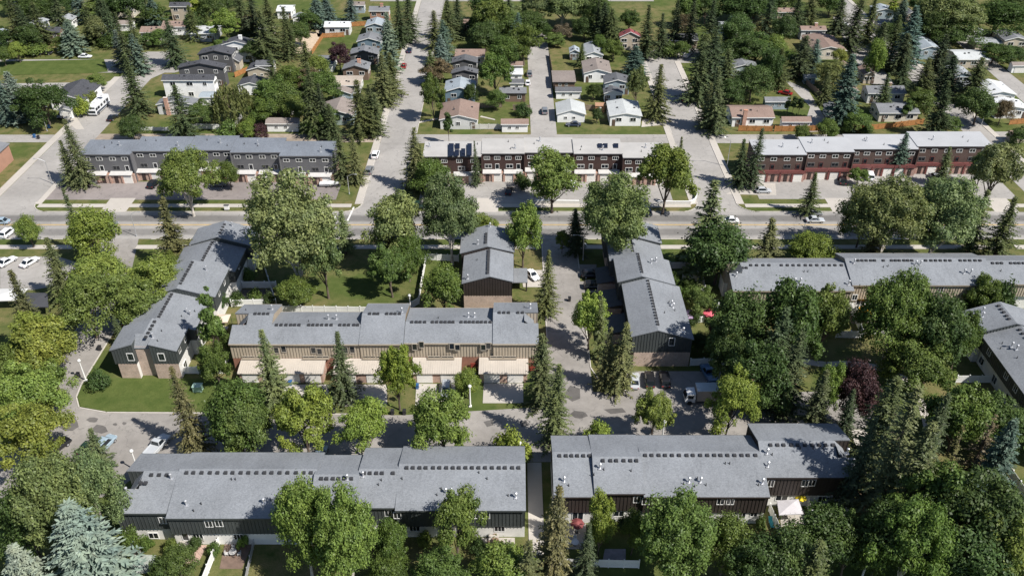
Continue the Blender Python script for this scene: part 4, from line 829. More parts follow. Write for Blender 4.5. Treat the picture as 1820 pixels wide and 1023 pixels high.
def plant_all():
    cnt = {}; rn = random.Random(77)
    for place, lst in TREES:
        by = {}
        for t in lst:
            desc = WORDS[t[1]]+' '+KNAME[t[0]][1]
            desc = desc.replace('green spruce','green spruce').replace('blue-grey blue spruce','blue-grey spruce').replace('blue-green blue spruce','blue-green spruce').replace('pale silver-blue blue spruce','pale silver-blue spruce')
            by.setdefault(desc, []).append(t)
        for desc, ts in by.items():
            ts = sorted(ts, key=lambda t: t[2])
            for i, t in enumerate(ts):
                if len(ts) == 1: lab = desc+' '+place
                elif len(ts) == 2: lab = ('left-hand ' if i == 0 else 'right-hand ')+desc+' '+place
                else: lab = ('leftmost ' if i == 0 else 'rightmost ' if i == len(ts)-1 else ORDN[i]+'-from-left ')+desc+' '+place
                kind, tone, xt, yt, yb, wd = t
                Y = WY(yb); h = solve_h(yt, Y)*1.02; sc_mid = scale_at(Y, h*.4); X = (xt-910)/scale_at(Y, h*.92)
                v = KINDS[kind]; crown, trunk, R0, H0 = v[rn.randrange(len(v))]
                r = wd/2/sc_mid*(1.2 if kind in 'SBTN' else 1.06); 
                nm = KNAME[kind][0]
                o = root(nm, lab, 'shrub' if kind == 'H' else 'tree', (X, Y, 0), 'trees and shrubs '+place, rn.uniform(0, 6.28))
                o.rotation_euler = (rn.gauss(0,.025), rn.gauss(0,.025), rn.uniform(0,6.28))
                bk = 1.08 if yb < 256 else 1.0; an = rn.uniform(.9,1.12); o.scale = (r/R0*bk*an, r/R0*bk/an, h/H0)
                c = obj('crown', crown, o); k = rn.uniform(.86,1.22)*(1.72 if kind not in 'SBTN' else 1.75); tc = TONE[tone]; c.color = (tc[0]*k*rn.uniform(.90,1.05), tc[1]*k, tc[2]*k*rn.uniform(.9,1.1), 1)
                obj('trunk' if kind != 'H' else 'stem', trunk, o)
plant_all()
# ------------------------------------------------------------------ detached houses and garages beyond the back lane
RC = {'brown':(.235,.165,.135),'brgrey':(.23,.195,.175),'dk':(.055,.058,.068),'dkgrey':(.10,.105,.115),'grey':(.17,.178,.19),'ltgrey':(.30,.32,.335),'ltblue':(.30,.345,.38),'pale':(.44,.46,.46),'white':(.60,.62,.63),'tan':(.42,.36,.30),'red':(.20,.045,.05),'green':(.33,.40,.36)}
WC = {'white':(.80,.80,.79),'grey':(.36,.37,.38),'ltgrey':(.58,.58,.57),'blue':(.13,.19,.24),'bluegrey':(.27,.33,.37),'dkgrey':(.085,.085,.09),'tan':(.45,.39,.31),'brown':(.17,.115,.085),'teal':(.30,.37,.36),'green':(.07,.16,.13),'brick':(.36,.20,.14),'cream':(.58,.53,.44)}
HR = random.Random(9)
def house(label, xl, xr, ye, yr, ax, ze, rise, roof, wall, opts='', world=None, cat=None, name=None):
    if world: x0, x1, y0, y1 = world
    else:
        x0, y0 = W(xl, ye, ze); x1 = W(xr, ye, ze)[0]; yR = WY(yr, ze+rise)
        y1 = yR if ax == 'y' else y0+2*max(1.6, yR-y0)
        if ax == 'y' and y1-y0 < 4: y1 = y0+4
    gar = 'g' in opts
    r = wroot(name or ('garage' if gar else 'house'), label, cat or ('garage' if gar else 'house'), (x0+x1)/2, y0, 'houses and garages beyond the main road')
    e = .35; wx0, wx1, wy0, wy1 = x0+e, x1-e, y0+e, y1-e; xm, ym = (x0+x1)/2, (y0+y1)/2
    wm = M(WC[wall], .8, .07, .6); rm = shingle(RC[roof]); t = .16
    mb = MB()
    if ax == 'y':
        k = rise/((x1-x0)/2); pr = [(wx0,0),(wx1,0),(wx1,ze+k*e-.1),(xm,ze+rise-.1),(wx0,ze+k*e-.1)]
        mb.ring_extrude([(x,wy0,z) for x,z in pr], [(x,wy1,z) for x,z in pr]); wpart('wall', mb, wm, r)
        for sx, nm in ((x0,'roof_slope'),(x1,'roof_slope')):
            mb = MB(); q = [(sx,y0,ze),(xm,y0,ze+rise),(xm,y1,ze+rise),(sx,y1,ze)]; mb.ring_extrude([(x,y,z-t) for x,y,z in q], q); wpart(nm, mb, rm, r)
        mb = MB()
        for sx in (x0, x1):
            q = [(sx,y0-.04,ze-.22),(xm,y0-.04,ze+rise-.22),(xm,y0-.04,ze+rise+.02),(sx,y0-.04,ze+.02)]; mb.ring_extrude(q, [(x,y+.04,z) for x,y,z in q])
        wpart('barge_board', mb, WHITE if wall not in ('dkgrey','brown') else DKMETAL, r)
    else:
        k = rise/((y1-y0)/2); pr = [(wy0,0),(wy1,0),(wy1,ze+k*e-.1),(ym,ze+rise-.1),(wy0,ze+k*e-.1)]
        mb.ring_extrude([(wx0,y,z) for y,z in pr], [(wx1,y,z) for y,z in pr]); wpart('wall', mb, wm, r)
        for sy in (y0, y1):
            mb = MB(); q = [(x0,sy,ze),(x1,sy,ze),(x1,ym,ze+rise),(x0,ym,ze+rise)]; mb.ring_extrude([(x,y,z-t) for x,y,z in q], q); wpart('roof_slope', mb, rm, r)
        mb = MB(); mb.box(x0, y0-.06, ze-.2, x1, y0-.005, ze+.03); wpart('gutter', mb, WHITE if wall not in ('dkgrey','brown') else DKMETAL, r)
    zw = ze-1.35 if ze < 4.6 else ze-1.3
    L = wx1-wx0
    if gar and 'd' in opts: placed('garage_door', door_mesh(round(min(4.8, L*.7),1), 2.1, GD, 4), r, xm, wy0-.03, .03)
    elif gar:
        for f in ((.3,.6) if L > 5 else (.5,)): window(r, wx0+L*f, wy0-.02, 1.5, .8, .7, 0, 1)
    else:
        n = 2 if L < 10 else 3
        for i in range(n): window(r, wx0+L*(i+.5)/n+HR.uniform(-.4,.4), wy0-.02, zw, HR.choice((1.1,1.6,1.9)), 1.1, 0, 1)
        if ze > 4.6:
            for i in range(n): window(r, wx0+L*(i+.5)/n+HR.uniform(-.3,.3), wy0-.02, 1.5, 1.5, 1.3, 0, 1)
        placed('door', door_mesh(.95, 2.05, M((.12,.08,.06), .6, .1), 2), r, wx0+L*HR.choice((.12,.9)), wy0-.02, .03)
        side = wx1+.02 if xm < 0 else wx0-.02
        for f in (.3,.7): window(r, side, wy0+(wy1-wy0)*f, zw, 1.4, 1.0, math.pi/2 if xm < 0 else -math.pi/2, 1)
        for i in range(3):
            f, gq = HR.uniform(.2,.8), HR.uniform(.55,.85)
            if ax == 'y': x, y = xm+(x1-xm)*(1-gq)*HR.choice((-1,1))*1.6, y0+(y1-y0)*f; z = ze+rise*(1-abs(x-xm)/(x1-xm))
            else: x, y = x0+(x1-x0)*f, y0+(ym-y0)*gq; z = ze+rise*gq
            placed(*(('roof_vent', cached('vent', vent_mesh)) if i else ('vent_pipe', cached('stub', stub_mesh))), r, x, y, z-.03)
    if 'c' in opts:
        cx, cy = (wx0+L*.28, wy0-.35) if 'f' in opts else (wx0+L*.62, ym)
        mb = MB(); mb.box(cx-.55, cy-.4, 0, cx+.55, cy+.4, ze+rise+.9); mb.box(cx-.62, cy-.47, ze+rise+.9, cx+.62, cy+.47, ze+rise+1.05)
        wpart('chimney', mb, WHITE if 'w' in opts else brick((.46,.20,.12)), r)
    return r
HOUSES = [
 ('brown-roofed bungalow on the corner of the long street and back lane',780,850,213,175,'y',3.2,1.5,'brown','ltgrey',''),
 ('pale grey gabled house with blue wall behind the brown corner bungalow',789,845,163,136,'y',4.4,1.5,'ltblue','blue',''),
 ('small black-roofed house behind the pale grey gable',801,850,131,119,'y',4.0,1.2,'dkgrey','dkgrey',''),
 ('charcoal-roofed house third along the long street\'s right side',802,849,112,96,'y',4.0,1.2,'dkgrey','dkgrey',''),
 ('brown-roofed low house beyond the charcoal roofs by the street',808,862,101,88,'x',3.2,1.2,'brown','tan',''),
 ('small brown-roofed house far up the long street',823,848,42,35,'x',3.0,1.2,'brown','dkgrey',''),
 ('brown-roofed white garage at the alley mouth',890,940,221,211,'x',2.7,.9,'brown','white','g'),
 ('grey-roofed brick garage with deck beside the alley',887,936,166,155,'x',3.0,1.2,'grey','brown',''),
 ('dark-roofed garage left of the alley behind the brick one',905,932,148,140,'x',2.7,.8,'dkgrey','white','g'),
 ('white flat-roofed garage left of the alley',906,930,132,125,'x',2.7,.3,'white','white','g'),
 ('brown-roofed garage farthest up the alley\'s left side',905,930,117,109,'x',2.7,.9,'brown','tan','g'),
 ('white gabled garage with two small windows right of the alley',989,1042,203,175,'y',2.8,1.4,'pale','white','g'),
 ('white bungalow with pale roof beside the right-hand street',1083,1142,206,175,'y',3.4,.9,'pale','white',''),
 ('white garage with dark grey roof right of the alley',987,1034,163,155,'x',2.6,1.0,'dkgrey','white','g'),
 ('flat brown-roofed garage right of the alley',982,1024,146,134,'x',2.6,.3,'brgrey','brown','g'),
 ('white house with brown-grey gable roof behind the flat garage',1037,1088,130,102,'y',3.4,1.3,'brgrey','white',''),
 ('blue-grey house with dark stepped roof by the right-hand street',1074,1121,148,128,'y',4.0,1.2,'dkgrey','bluegrey',''),
 ('low white wing with dark roof next to the white bungalow',1073,1108,166,152,'y',3.0,1.0,'dkgrey','white',''),
 ('pale grey gabled house near the end of the alley',1038,1073,98,73,'y',3.2,1.2,'ltgrey','white',''),
 ('small pale-roofed house beside the far end of the alley',1012,1031,93,80,'y',3.0,1.0,'ltblue','bluegrey',''),
 ('maroon gabled house at the head of the cul-de-sac',1101,1140,66,50,'y',4.9,1.9,'red','tan',''),
 ('dark-roofed low house at the head of the cul-de-sac',1187,1242,72,60,'x',3.0,1.2,'dk','tan',''),
 ('grey gabled house right of the cul-de-sac behind spruces',1297,1350,122,103,'y',4.7,1.4,'grey','teal',''),
 ('white bungalow with brown roof and brick chimney by the wooden fence',1301,1378,209,190,'x',3.1,1.4,'brown','white','cf'),
 ('small white garage with brown roof by the wooden fence',1390,1443,217,207,'x',2.7,1.1,'brown','white','g'),
 ('grey-roofed garage behind the small brown-roofed garage',1360,1406,181,172,'x',2.7,.9,'grey','bluegrey','g'),
 ('grey-roofed white house behind the long wooden fence, upper one',1543,1612,166,152,'x',3.5,1.3,'grey','ltgrey','c'),
 ('grey-roofed house directly behind the long wooden fence',1563,1636,201,184,'x',3.0,1.3,'grey','cream',''),
 ('small pale shed in the right-hand back gardens',1430,1452,138,133,'x',2.4,.6,'ltgrey','bluegrey','g'),
 ('small grey garage beside the angled alley at right',1470,1496,196,180,'y',2.6,1.0,'grey','ltgrey','g'),
 ('long brown-roofed house at the top right gardens',1446,1506,90,57,'y',3.4,1.4,'brown','cream',''),
 ('brown-roofed house with white gable further up top right',1424,1470,54,46,'x',3.8,1.0,'brown','ltgrey','c'),
 ('brown-roofed house hidden between spruces at upper right',1536,1558,133,114,'y',3.2,1.0,'brown','tan',''),
 ('small brown gable beside the yellow tree at upper right',1494,1514,120,108,'y',3.0,1.0,'brown','tan',''),
 ('brown-roofed house at the top edge right of the park',1382,1422,22,14,'x',3.2,1.0,'brown','tan',''),
 ('pale-roofed house at the top edge among tall spruces',1556,1592,20,6,'y',3.8,1.0,'ltblue','bluegrey',''),
 ('grey-roofed house among tall spruces at the top right',1560,1598,42,34,'x',3.2,1.0,'grey','tan',''),
 ('pale blue-grey gabled house amid spruces at upper right',1637,1674,88,62,'y',3.8,1.2,'ltblue','bluegrey',''),
 ('small grey gable at the top edge, right of the tall stand',1612,1630,26,8,'y',3.2,1.0,'grey','tan',''),
 ('long pale-roofed house right of the tall spruces',1703,1762,106,92,'x',3.3,1.0,'pale','tan',''),
 ('pale grey gabled wing below the long pale-roofed house',1697,1730,134,113,'y',3.3,1.0,'ltgrey','bluegrey',''),
 ('white-roofed house near the right edge, upper one',1756,1808,168,140,'y',3.4,1.0,'white','white',''),
 ('white-roofed house near the right edge, lower one',1772,1832,194,172,'y',3.2,.9,'white','white',''),
 ('tan-roofed white garage at the right edge',1800,1832,117,110,'x',2.7,.8,'brgrey','white','gd'),
 ('dark grey gabled house at the upper right edge',1786,1830,72,50,'y',4.2,1.2,'grey','tan',''),
 ('low flat carport roof near the upper right edge',1735,1800,77,70,'x',2.8,.3,'ltgrey','tan','g'),
 ('white gabled house at the upper right near the round trees',1722,1750,54,38,'y',4.2,1.0,'pale','ltgrey',''),
 ('white-roofed house at the top right corner',1736,1768,24,16,'x',3.2,.8,'white','ltgrey',''),
 ('brown-grey gabled house at the back lane left of the long street',567,628,205,172,'y',3.3,1.6,'brgrey','teal',''),
 ('brown-grey gable tucked behind the lane house left of the street',588,625,167,152,'y',3.0,1.2,'brgrey','bluegrey','g'),
 ('flat tan-roofed house left of the long street',582,640,152,141,'x',3.0,.4,'tan','ltgrey',''),
 ('dark-gabled brown house with tan chimney left of the street',607,655,124,104,'y',3.8,1.4,'grey','brown','c'),
 ('grey gabled house with dark wall, fourth left of the street',620,672,97,80,'y',3.8,1.3,'grey','dkgrey',''),
 ('grey gabled blue house, fifth left of the long street',633,677,74,56,'y',3.8,1.3,'grey','blue',''),
 ('pale blue-roofed house, sixth left of the long street',648,684,47,30,'y',3.6,1.2,'ltblue','bluegrey',''),
 ('grey-roofed brick-fronted house far up left of the street',655,692,20,11,'x',4.2,1.3,'grey','brick','c'),
 ('white garage with brown-grey roof beside the gravel lane',471,530,220,209,'x',2.7,1.1,'brgrey','white','g'),
 ('flat grey-roofed garage beside the purple tree',558,592,115,105,'x',2.7,.3,'grey','white','g'),
 ('dark-roofed tan house left of the fenced sandy yard',453,487,117,107,'x',4.6,1.3,'dkgrey','tan',''),
 ('dark-roofed white garage left of the big dark spruces',450,474,154,144,'x',3.0,1.0,'dk','white','g'),
 ('white-roofed house behind the sandy yard near the top',575,622,48,38,'x',3.3,1.2,'white','ltgrey',''),
 ('small white garage with grey gable near the top',518,544,31,24,'y',2.7,.9,'ltgrey','white','gd'),
 ('white-roofed house at the top edge left of the spruces',490,518,20,10,'x',3.2,1.0,'white','white',''),
 ('small blue-walled house at the very top centre-left',620,648,10,3,'x',3.2,1.0,'brgrey','bluegrey',''),
 ('white two-storey modern house with black hip roof',286,380,143,132,'x',6.2,1.2,'dk','white',''),
 ('grey gabled house with orange brick chimney beside the motorhome street',276,345,186,168,'y',3.4,1.3,'grey','ltgrey','cf'),
 ('low white lean-to wing right of the white modern house',352,386,173,165,'x',3.0,.5,'ltblue','white','g'),
 ('black gabled two-storey house behind the white modern one',314,398,121,106,'y',6.5,1.6,'dk','dkgrey',''),
 ('black-roofed two-storey house, third back from the white modern one',350,412,97,79,'y',6.5,1.4,'dk','dkgrey',''),
 ('black-roofed white house with white chimney near the top left',388,448,81,63,'y',6.0,1.6,'dk','white','cw'),
 ('black-roofed white garage right of the weeping tree',420,468,153,133,'y',3.2,1.2,'dk','white','g'),
 ('black-roofed tan garage further up right of the modern houses',437,482,125,106,'y',3.2,1.2,'dk','tan','g'),
 ('small dark gable between the modern houses and their garages',404,426,110,94,'y',3.2,1.4,'dkgrey','tan','g'),
 ('dark blue-roofed house beside the parked motorhome',86,150,178,140,'y',3.4,1.7,'dk','white',''),
 ('small white carport in front of the dark blue-roofed house',101,126,196,184,'y',2.9,.7,'grey','white','gd'),
 ('black-roofed brown bungalow at the top left',67,106,58,48,'x',3.6,1.4,'dk','brown',''),
 ('dark green house with pale roof at the top left',160,194,52,44,'x',3.5,1.2,'green','green',''),
 ('brown-roofed house behind the green island, left wing',247,300,58,47,'x',3.3,1.3,'brown','ltgrey',''),
 ('brown-roofed house behind the green island, right wing',286,330,48,37,'x',3.3,1.3,'brown','white',''),
 ('pale grey-roofed bungalow left of the weeping lime tree',334,382,60,48,'x',3.2,1.0,'pale','grey',''),
 ('pale-roofed white house half hidden at the top left',44,72,46,30,'y',3.6,1.0,'ltgrey','white',''),
 ('black-roofed two-storey house at the top edge by the columnar tree',300,338,12,4,'x',5.6,1.2,'dk','tan',''),
 ('pale-roofed house at the left edge of the top',-25,8,64,50,'y',3.4,1.0,'ltblue','white',''),
 ('pale house at the top left corner',18,50,8,0,'x',3.2,1.0,'ltgrey','cream',''),
 ('pale gabled cottage behind the black-roofed bungalow at the top left',100,128,36,24,'y',3.4,1.1,'ltgrey','white',''),
 ('grey-roofed bungalow at the top edge left of the tall columnar tree',196,236,18,8,'x',3.2,1.1,'grey','cream',''),
 ('tan-roofed garage behind the green-walled house',206,232,44,36,'x',2.7,.9,'brgrey','white','g'),
 ('white-roofed garage near the top beside the brown tree',446,468,52,44,'x',2.7,.6,'white','white','g'),
 ('grey-roofed house in the park trees at the top right of centre',1284,1318,52,40,'x',3.2,1.1,'ltgrey','white',''),
 ('brown-grey roof beside the angled alley among dark spruces',1500,1528,162,146,'y',3.0,1.0,'brown','cream',''),
 ('pale garage roof between the tall stand and long pale house',1660,1690,56,48,'x',2.8,.7,'pale','tan','g'),
 ('grey-roofed bungalow left of the white right-edge roofs',1716,1752,160,146,'x',3.2,1.0,'ltgrey','bluegrey',''),
 ('small brown-roofed shed at the right edge by the back lane',1798,1836,240,234,'x',2.6,.7,'brown','tan','g'),
]
for h in HOUSES: house(*h)
house('grey-roofed brick row at the left edge beside the side street',0,0,0,0,'y',5.0,1.5,'grey','brick','', world=(-156,-139.2,196.5,222))
# ------------------------------------------------------------------ fences
def fence(label, pts, h=1.7, mat=None, step=2.4, world=False, post=None, gap=0.0, name='fence'):
    mat = mat or WHITE; P = [Vector(p) if world else Vector(W(*p)) for p in pts]
    r = wroot(name, label, 'fence', P[0].x, P[0].y, 'garden fences')
    for a, b in zip(P, P[1:]):
        L = (b-a).length; n = max(1, round(L/step)); ang = math.atan2(b.y-a.y, b.x-a.x); w = L/n
        pm = cached(('pnl', round(w,2), h, mat.name_full), lambda: panel_mesh(round(w,2), h, mat)); po = cached(('pst', h, mat.name_full), lambda: MB().box(-.07,-.07,0,.07,.07,h+.12).box(-.1,-.1,h+.12,.1,.1,h+.17).mesh('post', mat))
        for i in range(n):
            q = a.lerp(b, i/n); dz = 0
            placed('panel', pm, r, q.x, q.y, 0, ang); placed('post', po, r, q.x, q.y, 0, ang)
        placed('post', po, r, b.x, b.y, 0, ang)
    return r
def panel_mesh(w, h, mat):
    mb = MB(); n = max(3, int(w/.16))
    for i in range(n): x = .08+(w-.16)*i/n; mb.box(x, -.02, .08, x+(w-.16)/n*.93, .02, h)
    mb.box(.07,-.045,.2,w-.07,.045,.3); mb.box(.07,-.045,h-.3,w-.07,.045,h-.2)
    return mb.mesh('panel', mat)
WALLW = M((.60,.585,.55), .85, .08, .6)
FENCES = [
 ('white fence slanting to the bottom edge in the left backyards',[(397,952),(362,1040)],1.8,None),
 ('white fence right of the dark patio in the left backyards',[(455,955),(436,1040)],1.2,STEEL),
 ('short white fence at the bottom left of the stone patio',[(208,992),(192,1040)],1.6,None),
 ('white fence post run at the bottom, right of the big poplar',[(690,1005),(698,1060)],1.8,None),
 ('white fence closing the backyards below the bottom right row',[(1000,1006),(1135,1009)],1.8,None),
 ('white fence under the left row\'s brick gable end',[(328,664),(402,664),(406,640)],1.8,None),
 ('white fence across the upper yards behind the left row',[(432,512),(492,512)],1.8,None),
 ('white fence across the lower yards behind the left row',[(412,545),(492,543)],1.8,None),
 ('long white fence closing the left row\'s yards',[(492,545),(463,455),(456,430)],1.8,None),
 ('white fence behind the beige row along the park lawn',[(495,556),(662,558)],1.9,None),
 ('white fence behind the beige row right of its tall section',[(725,552),(745,540),(748,517),(758,462),(815,465)],1.8,None),
 ('white fence around the upper yard right of the central row',[(1190,478),(1236,476),(1248,500)],1.8,None),
 ('white fence around the middle yard right of the central row',[(1212,500),(1248,500),(1252,520),(1222,540)],1.8,None),
 ('white fence at the lower yard by the pink umbrella',[(1216,575),(1250,573)],1.7,None),
 ('blue-white fence behind the parking bay',[(1226,650),(1296,648)],1.8,None),
 ('white fence across the yard below the yellow umbrella, left part',[(1485,600),(1533,601),(1511,553)],1.8,None),
 ('white fence across the yard below the yellow umbrella, right part',[(1536,594),(1580,594),(1558,541)],1.8,None),
 ('white fence by the right edge row\'s yards',[(1698,680),(1762,680)],1.8,None),
 ('white fence crossing the lawn at the lower right edge',[(1770,812),(1822,888)],1.8,None),
 ('white fence left of the grey canopy in the right backyards',[(1366,908),(1384,950)],1.8,None),
 ('white fence right of the grey canopy in the right backyards',[(1434,900),(1446,940)],1.8,None),
 ('white fence at the right end of the bottom right row',[(1492,892),(1512,922)],1.8,None),
 ('white garden wall beside the brown-roofed garage by the lane',[(838,230),(900,230)],1.7,WALLW),
 ('orange wooden fence below the brown-roofed bungalow',[(1312,233),(1372,234)],1.8,WOOD),
 ('orange wooden fence below the small brown-roofed garage',[(1376,234),(1456,233)],1.8,WOOD),
 ('long orange wooden fence angled along the lane at right',[(1524,234),(1572,229),(1640,221)],1.8,WOOD),
 ('white picket fence left of the tall spruce by the lane',[(248,232),(300,233)],1.2,None),
 ('white fence below the weeping tree',[(338,229),(414,231),(432,208)],1.7,None),
 ('orange wooden fence at the right edge by the lane',[(1793,222),(1835,219)],1.8,WOOD),
 ('orange wooden fence around the sandy yard',[(555,97),(574,68),(612,66)],1.8,WOOD),
 ('dark brown fence beside the brown corner bungalow',[(852,192),(892,191)],1.7,WOODG),
 ('short wooden fence behind the pale-roofed street houses',[(622,48),(650,46)],1.8,WOOD),
 ('brown fence between white garage and white bungalow',[(1040,196),(1080,196)],1.8,WOODG),
 ('weathered wooden fence along the alley garden',[(912,196),(942,196)],1.8,WOODG),
 ('weathered fence along the right side of the alley',[(976,100),(988,172)],1.8,WOODG),
 ('wooden fence beside the garages of the modern houses',[(418,138),(440,128)],1.8,WOOD),
 ('weathered fence along the angled alley at right',[(1432,150),(1490,205)],1.8,WOODG),
]
for l, p, h, m in FENCES: fence(l, p, h, m)
def low_wall(label, pts, h, w=.3, mat=None):
    P = [W(*p) for p in pts]; r = wroot('low_wall', label, 'wall', *P[0], 'low white walls')
    for (xa,ya),(xb,yb) in zip(P, P[1:]):
        d = Vector((xb-xa,yb-ya)); n = Vector((-d.y,d.x)).normalized()*w/2; mb = MB(); mb.prism([(xa-n.x,ya-n.y),(xb-n.x,yb-n.y),(xb+n.x,yb+n.y),(xa+n.x,ya+n.y)], 0, h); wpart('wall_section', mb, mat or WALLW, r)
        mb = MB(); n *= 1.35; mb.prism([(xa-n.x,ya-n.y),(xb-n.x,yb-n.y),(xb+n.x,yb+n.y),(xa+n.x,ya+n.y)], h+.003, h+.1); wpart('coping', mb, WHITE, r)
low_wall('low white wall curving round the corner of the brown row',[(1168,364),(1226,364),(1235,359),(1238,350),(1224,322)],1.0)
low_wall('low white wall along the sidewalk before the brown row',[(952,362),(1030,363)],1.0)
# ------------------------------------------------------------------ vehicles
def ring(x, hw, zl, zb, zt):     # lower body ring at station x
    return [(x,-hw*.86,zl),(x,-hw,zl+.18),(x,-hw*1.0,zb),(x,-hw*.93,zt),(x,hw*.93,zt),(x,hw*1.0,zb),(x,hw,zl+.18),(x,hw*.86,zl)]
def car_parts(kind):
    L, Wd, H = {'sedan':(4.6,1.82,1.45),'suv':(4.7,1.9,1.72),'pickup':(5.6,1.98,1.85),'hatch':(4.1,1.76,1.5),'van':(4.9,1.95,1.78)}[kind]
    hw = Wd/2; zb = {'sedan':.78,'suv':.98,'pickup':1.02,'hatch':.86,'van':.98}[kind]; f = L/2
    mb = MB()
    mb.loft([ring(-f,hw*.84,.38,zb*.8,zb*.88), ring(-f+.12,hw*.95,.28,zb*.92,zb*1.0), ring(-f*.62,hw,.24,zb*.96,zb*1.06), ring(0,hw,.24,zb*.96,zb*1.06), ring(f*.42,hw,.24,zb*.94,zb*1.04), ring(f*.78,hw*.97,.26,zb*.84,zb*.93), ring(f-.1,hw*.88,.3,zb*.72,zb*.82), ring(f,hw*.76,.38,zb*.6,zb*.7)])
    # cabin
    c0, c1, r0, r1 = {'sedan':(-f*.72,f*.42,-f*.42,f*.08),'suv':(-f*.96,f*.44,-f*.82,f*.14),'pickup':(-f*.16,f*.46,-f*.10,f*.2),'hatch':(-f*.92,f*.48,-f*.66,f*.12),'van':(-f*.96,f*.58,-f*.86,f*.28)}[kind]
    zb2 = zb*1.05; a, t = hw*.92, hw*.74
    def cab(s, e=0.0):
        return [(c0,-a*s,zb2),(c1,-a*s,zb2),(c1,a*s,zb2),(c0,a*s,zb2)], [(r0,-t*s,H),(r1,-t*s,H),(r1,t*s,H),(r0,t*s,H)]
    lo, hi = cab(1.0); mb.ring_extrude(lo, hi)
    mb.ring_extrude([(r0+.05,-t*.9,H),(r1-.05,-t*.9,H),(r1-.05,t*.9,H),(r0+.05,t*.9,H)], [(r0+.2,-t*.75,H+.045),(r1-.2,-t*.75,H+.045),(r1-.2,t*.75,H+.045),(r0+.2,t*.75,H+.045)])
    if kind == 'pickup':
        mb.box(-f+.08,-hw*.93,zb,-f*.17,-hw*.83,zb*1.18); mb.box(-f+.08,hw*.83,zb,-f*.17,hw*.93,zb*1.18); mb.box(-f+.05,-hw*.93,zb,-f+.15,hw*.93,zb*1.18)
    out = [('body', mb.mesh('body', PAINT), (0,0,0))]
    def quad(p, k0, k1, off):     # glass on a cabin face, shrunk and set proud
        p = [Vector(q) for q in p]; c = sum(p, Vector())/4; n = (p[1]-p[0]).cross(p[3]-p[0]).normalized()
        if n.dot(c-Vector((0,0,zb))) < 0: n = -n
        q = [c+(v-c)*k0 for v in p]; m2 = MB(); m2.ring_extrude([tuple(v) for v in q], [tuple(v+n*off) for v in q]); return m2
    for nm, idx in (('windscreen',(1,2)),('rear_window',(3,0)),('side_window',(0,1)),('side_window',(2,3))):
        i, j = idx; out.append((nm, quad([lo[i],lo[j],hi[j],hi[i]],.86,.86,.015).mesh(nm, GLASS), (0,0,0)))
    wh = MB(); wh.tube((0,-.12,0),(0,.12,0),.33,.33,12); rim = MB(); rim.tube((0,-.13,0),(0,.13,0),.2,.2,10)
    wm, rmn = wh.mesh('wheel', RUBBER), rim.mesh('rim', STEEL)
    for sx in (-f*.6, f*.62):
        for sy in (-1, 1): out.append(('wheel', wm, (sx, sy*(hw-.11), .33), rmn))
    hl = MB().box(-.12,-.17,-.07,.06,.17,.07).mesh('headlight', M((.75,.78,.8), .15, .05)); tl = MB().box(-.05,-.15,-.09,.08,.15,.09).mesh('tail_light', M((.35,.01,.01), .25, .1))
    for sy in (-1,1): out += [('headlight', hl, (f-.08, sy*hw*.58, zb*.7)), ('tail_light', tl, (-f+.04, sy*hw*.68, zb*.8))]
    return out
PC = {'white':(.72,.73,.74),'silver':(.42,.44,.46),'grey':(.16,.17,.18),'black':(.012,.012,.014),'dark blue':(.02,.03,.06),'blue':(.05,.12,.22),'red':(.25,.012,.015),'dark green':(.015,.035,.028),'pale blue':(.28,.36,.42)}
NM = {'sedan':'car','suv':'car','hatch':'car','van':'minivan','pickup':'pickup_truck'}
def car(kind, px, py, head, col, label, z=.03):
    x, y = W(px, py)
    r = root(NM[kind], label, {'car':'car','minivan':'van','pickup_truck':'pickup'}[NM[kind]], (x,y,z), 'parked and driving vehicles', math.radians(head))
    for it in cached(('car',kind), lambda: car_parts(kind)):
        o = obj(it[0], it[1], r, it[2])
        if it[0] == 'body': o.color = (*PC[col],1)
        if len(it) > 3: obj('rim', it[3], o)
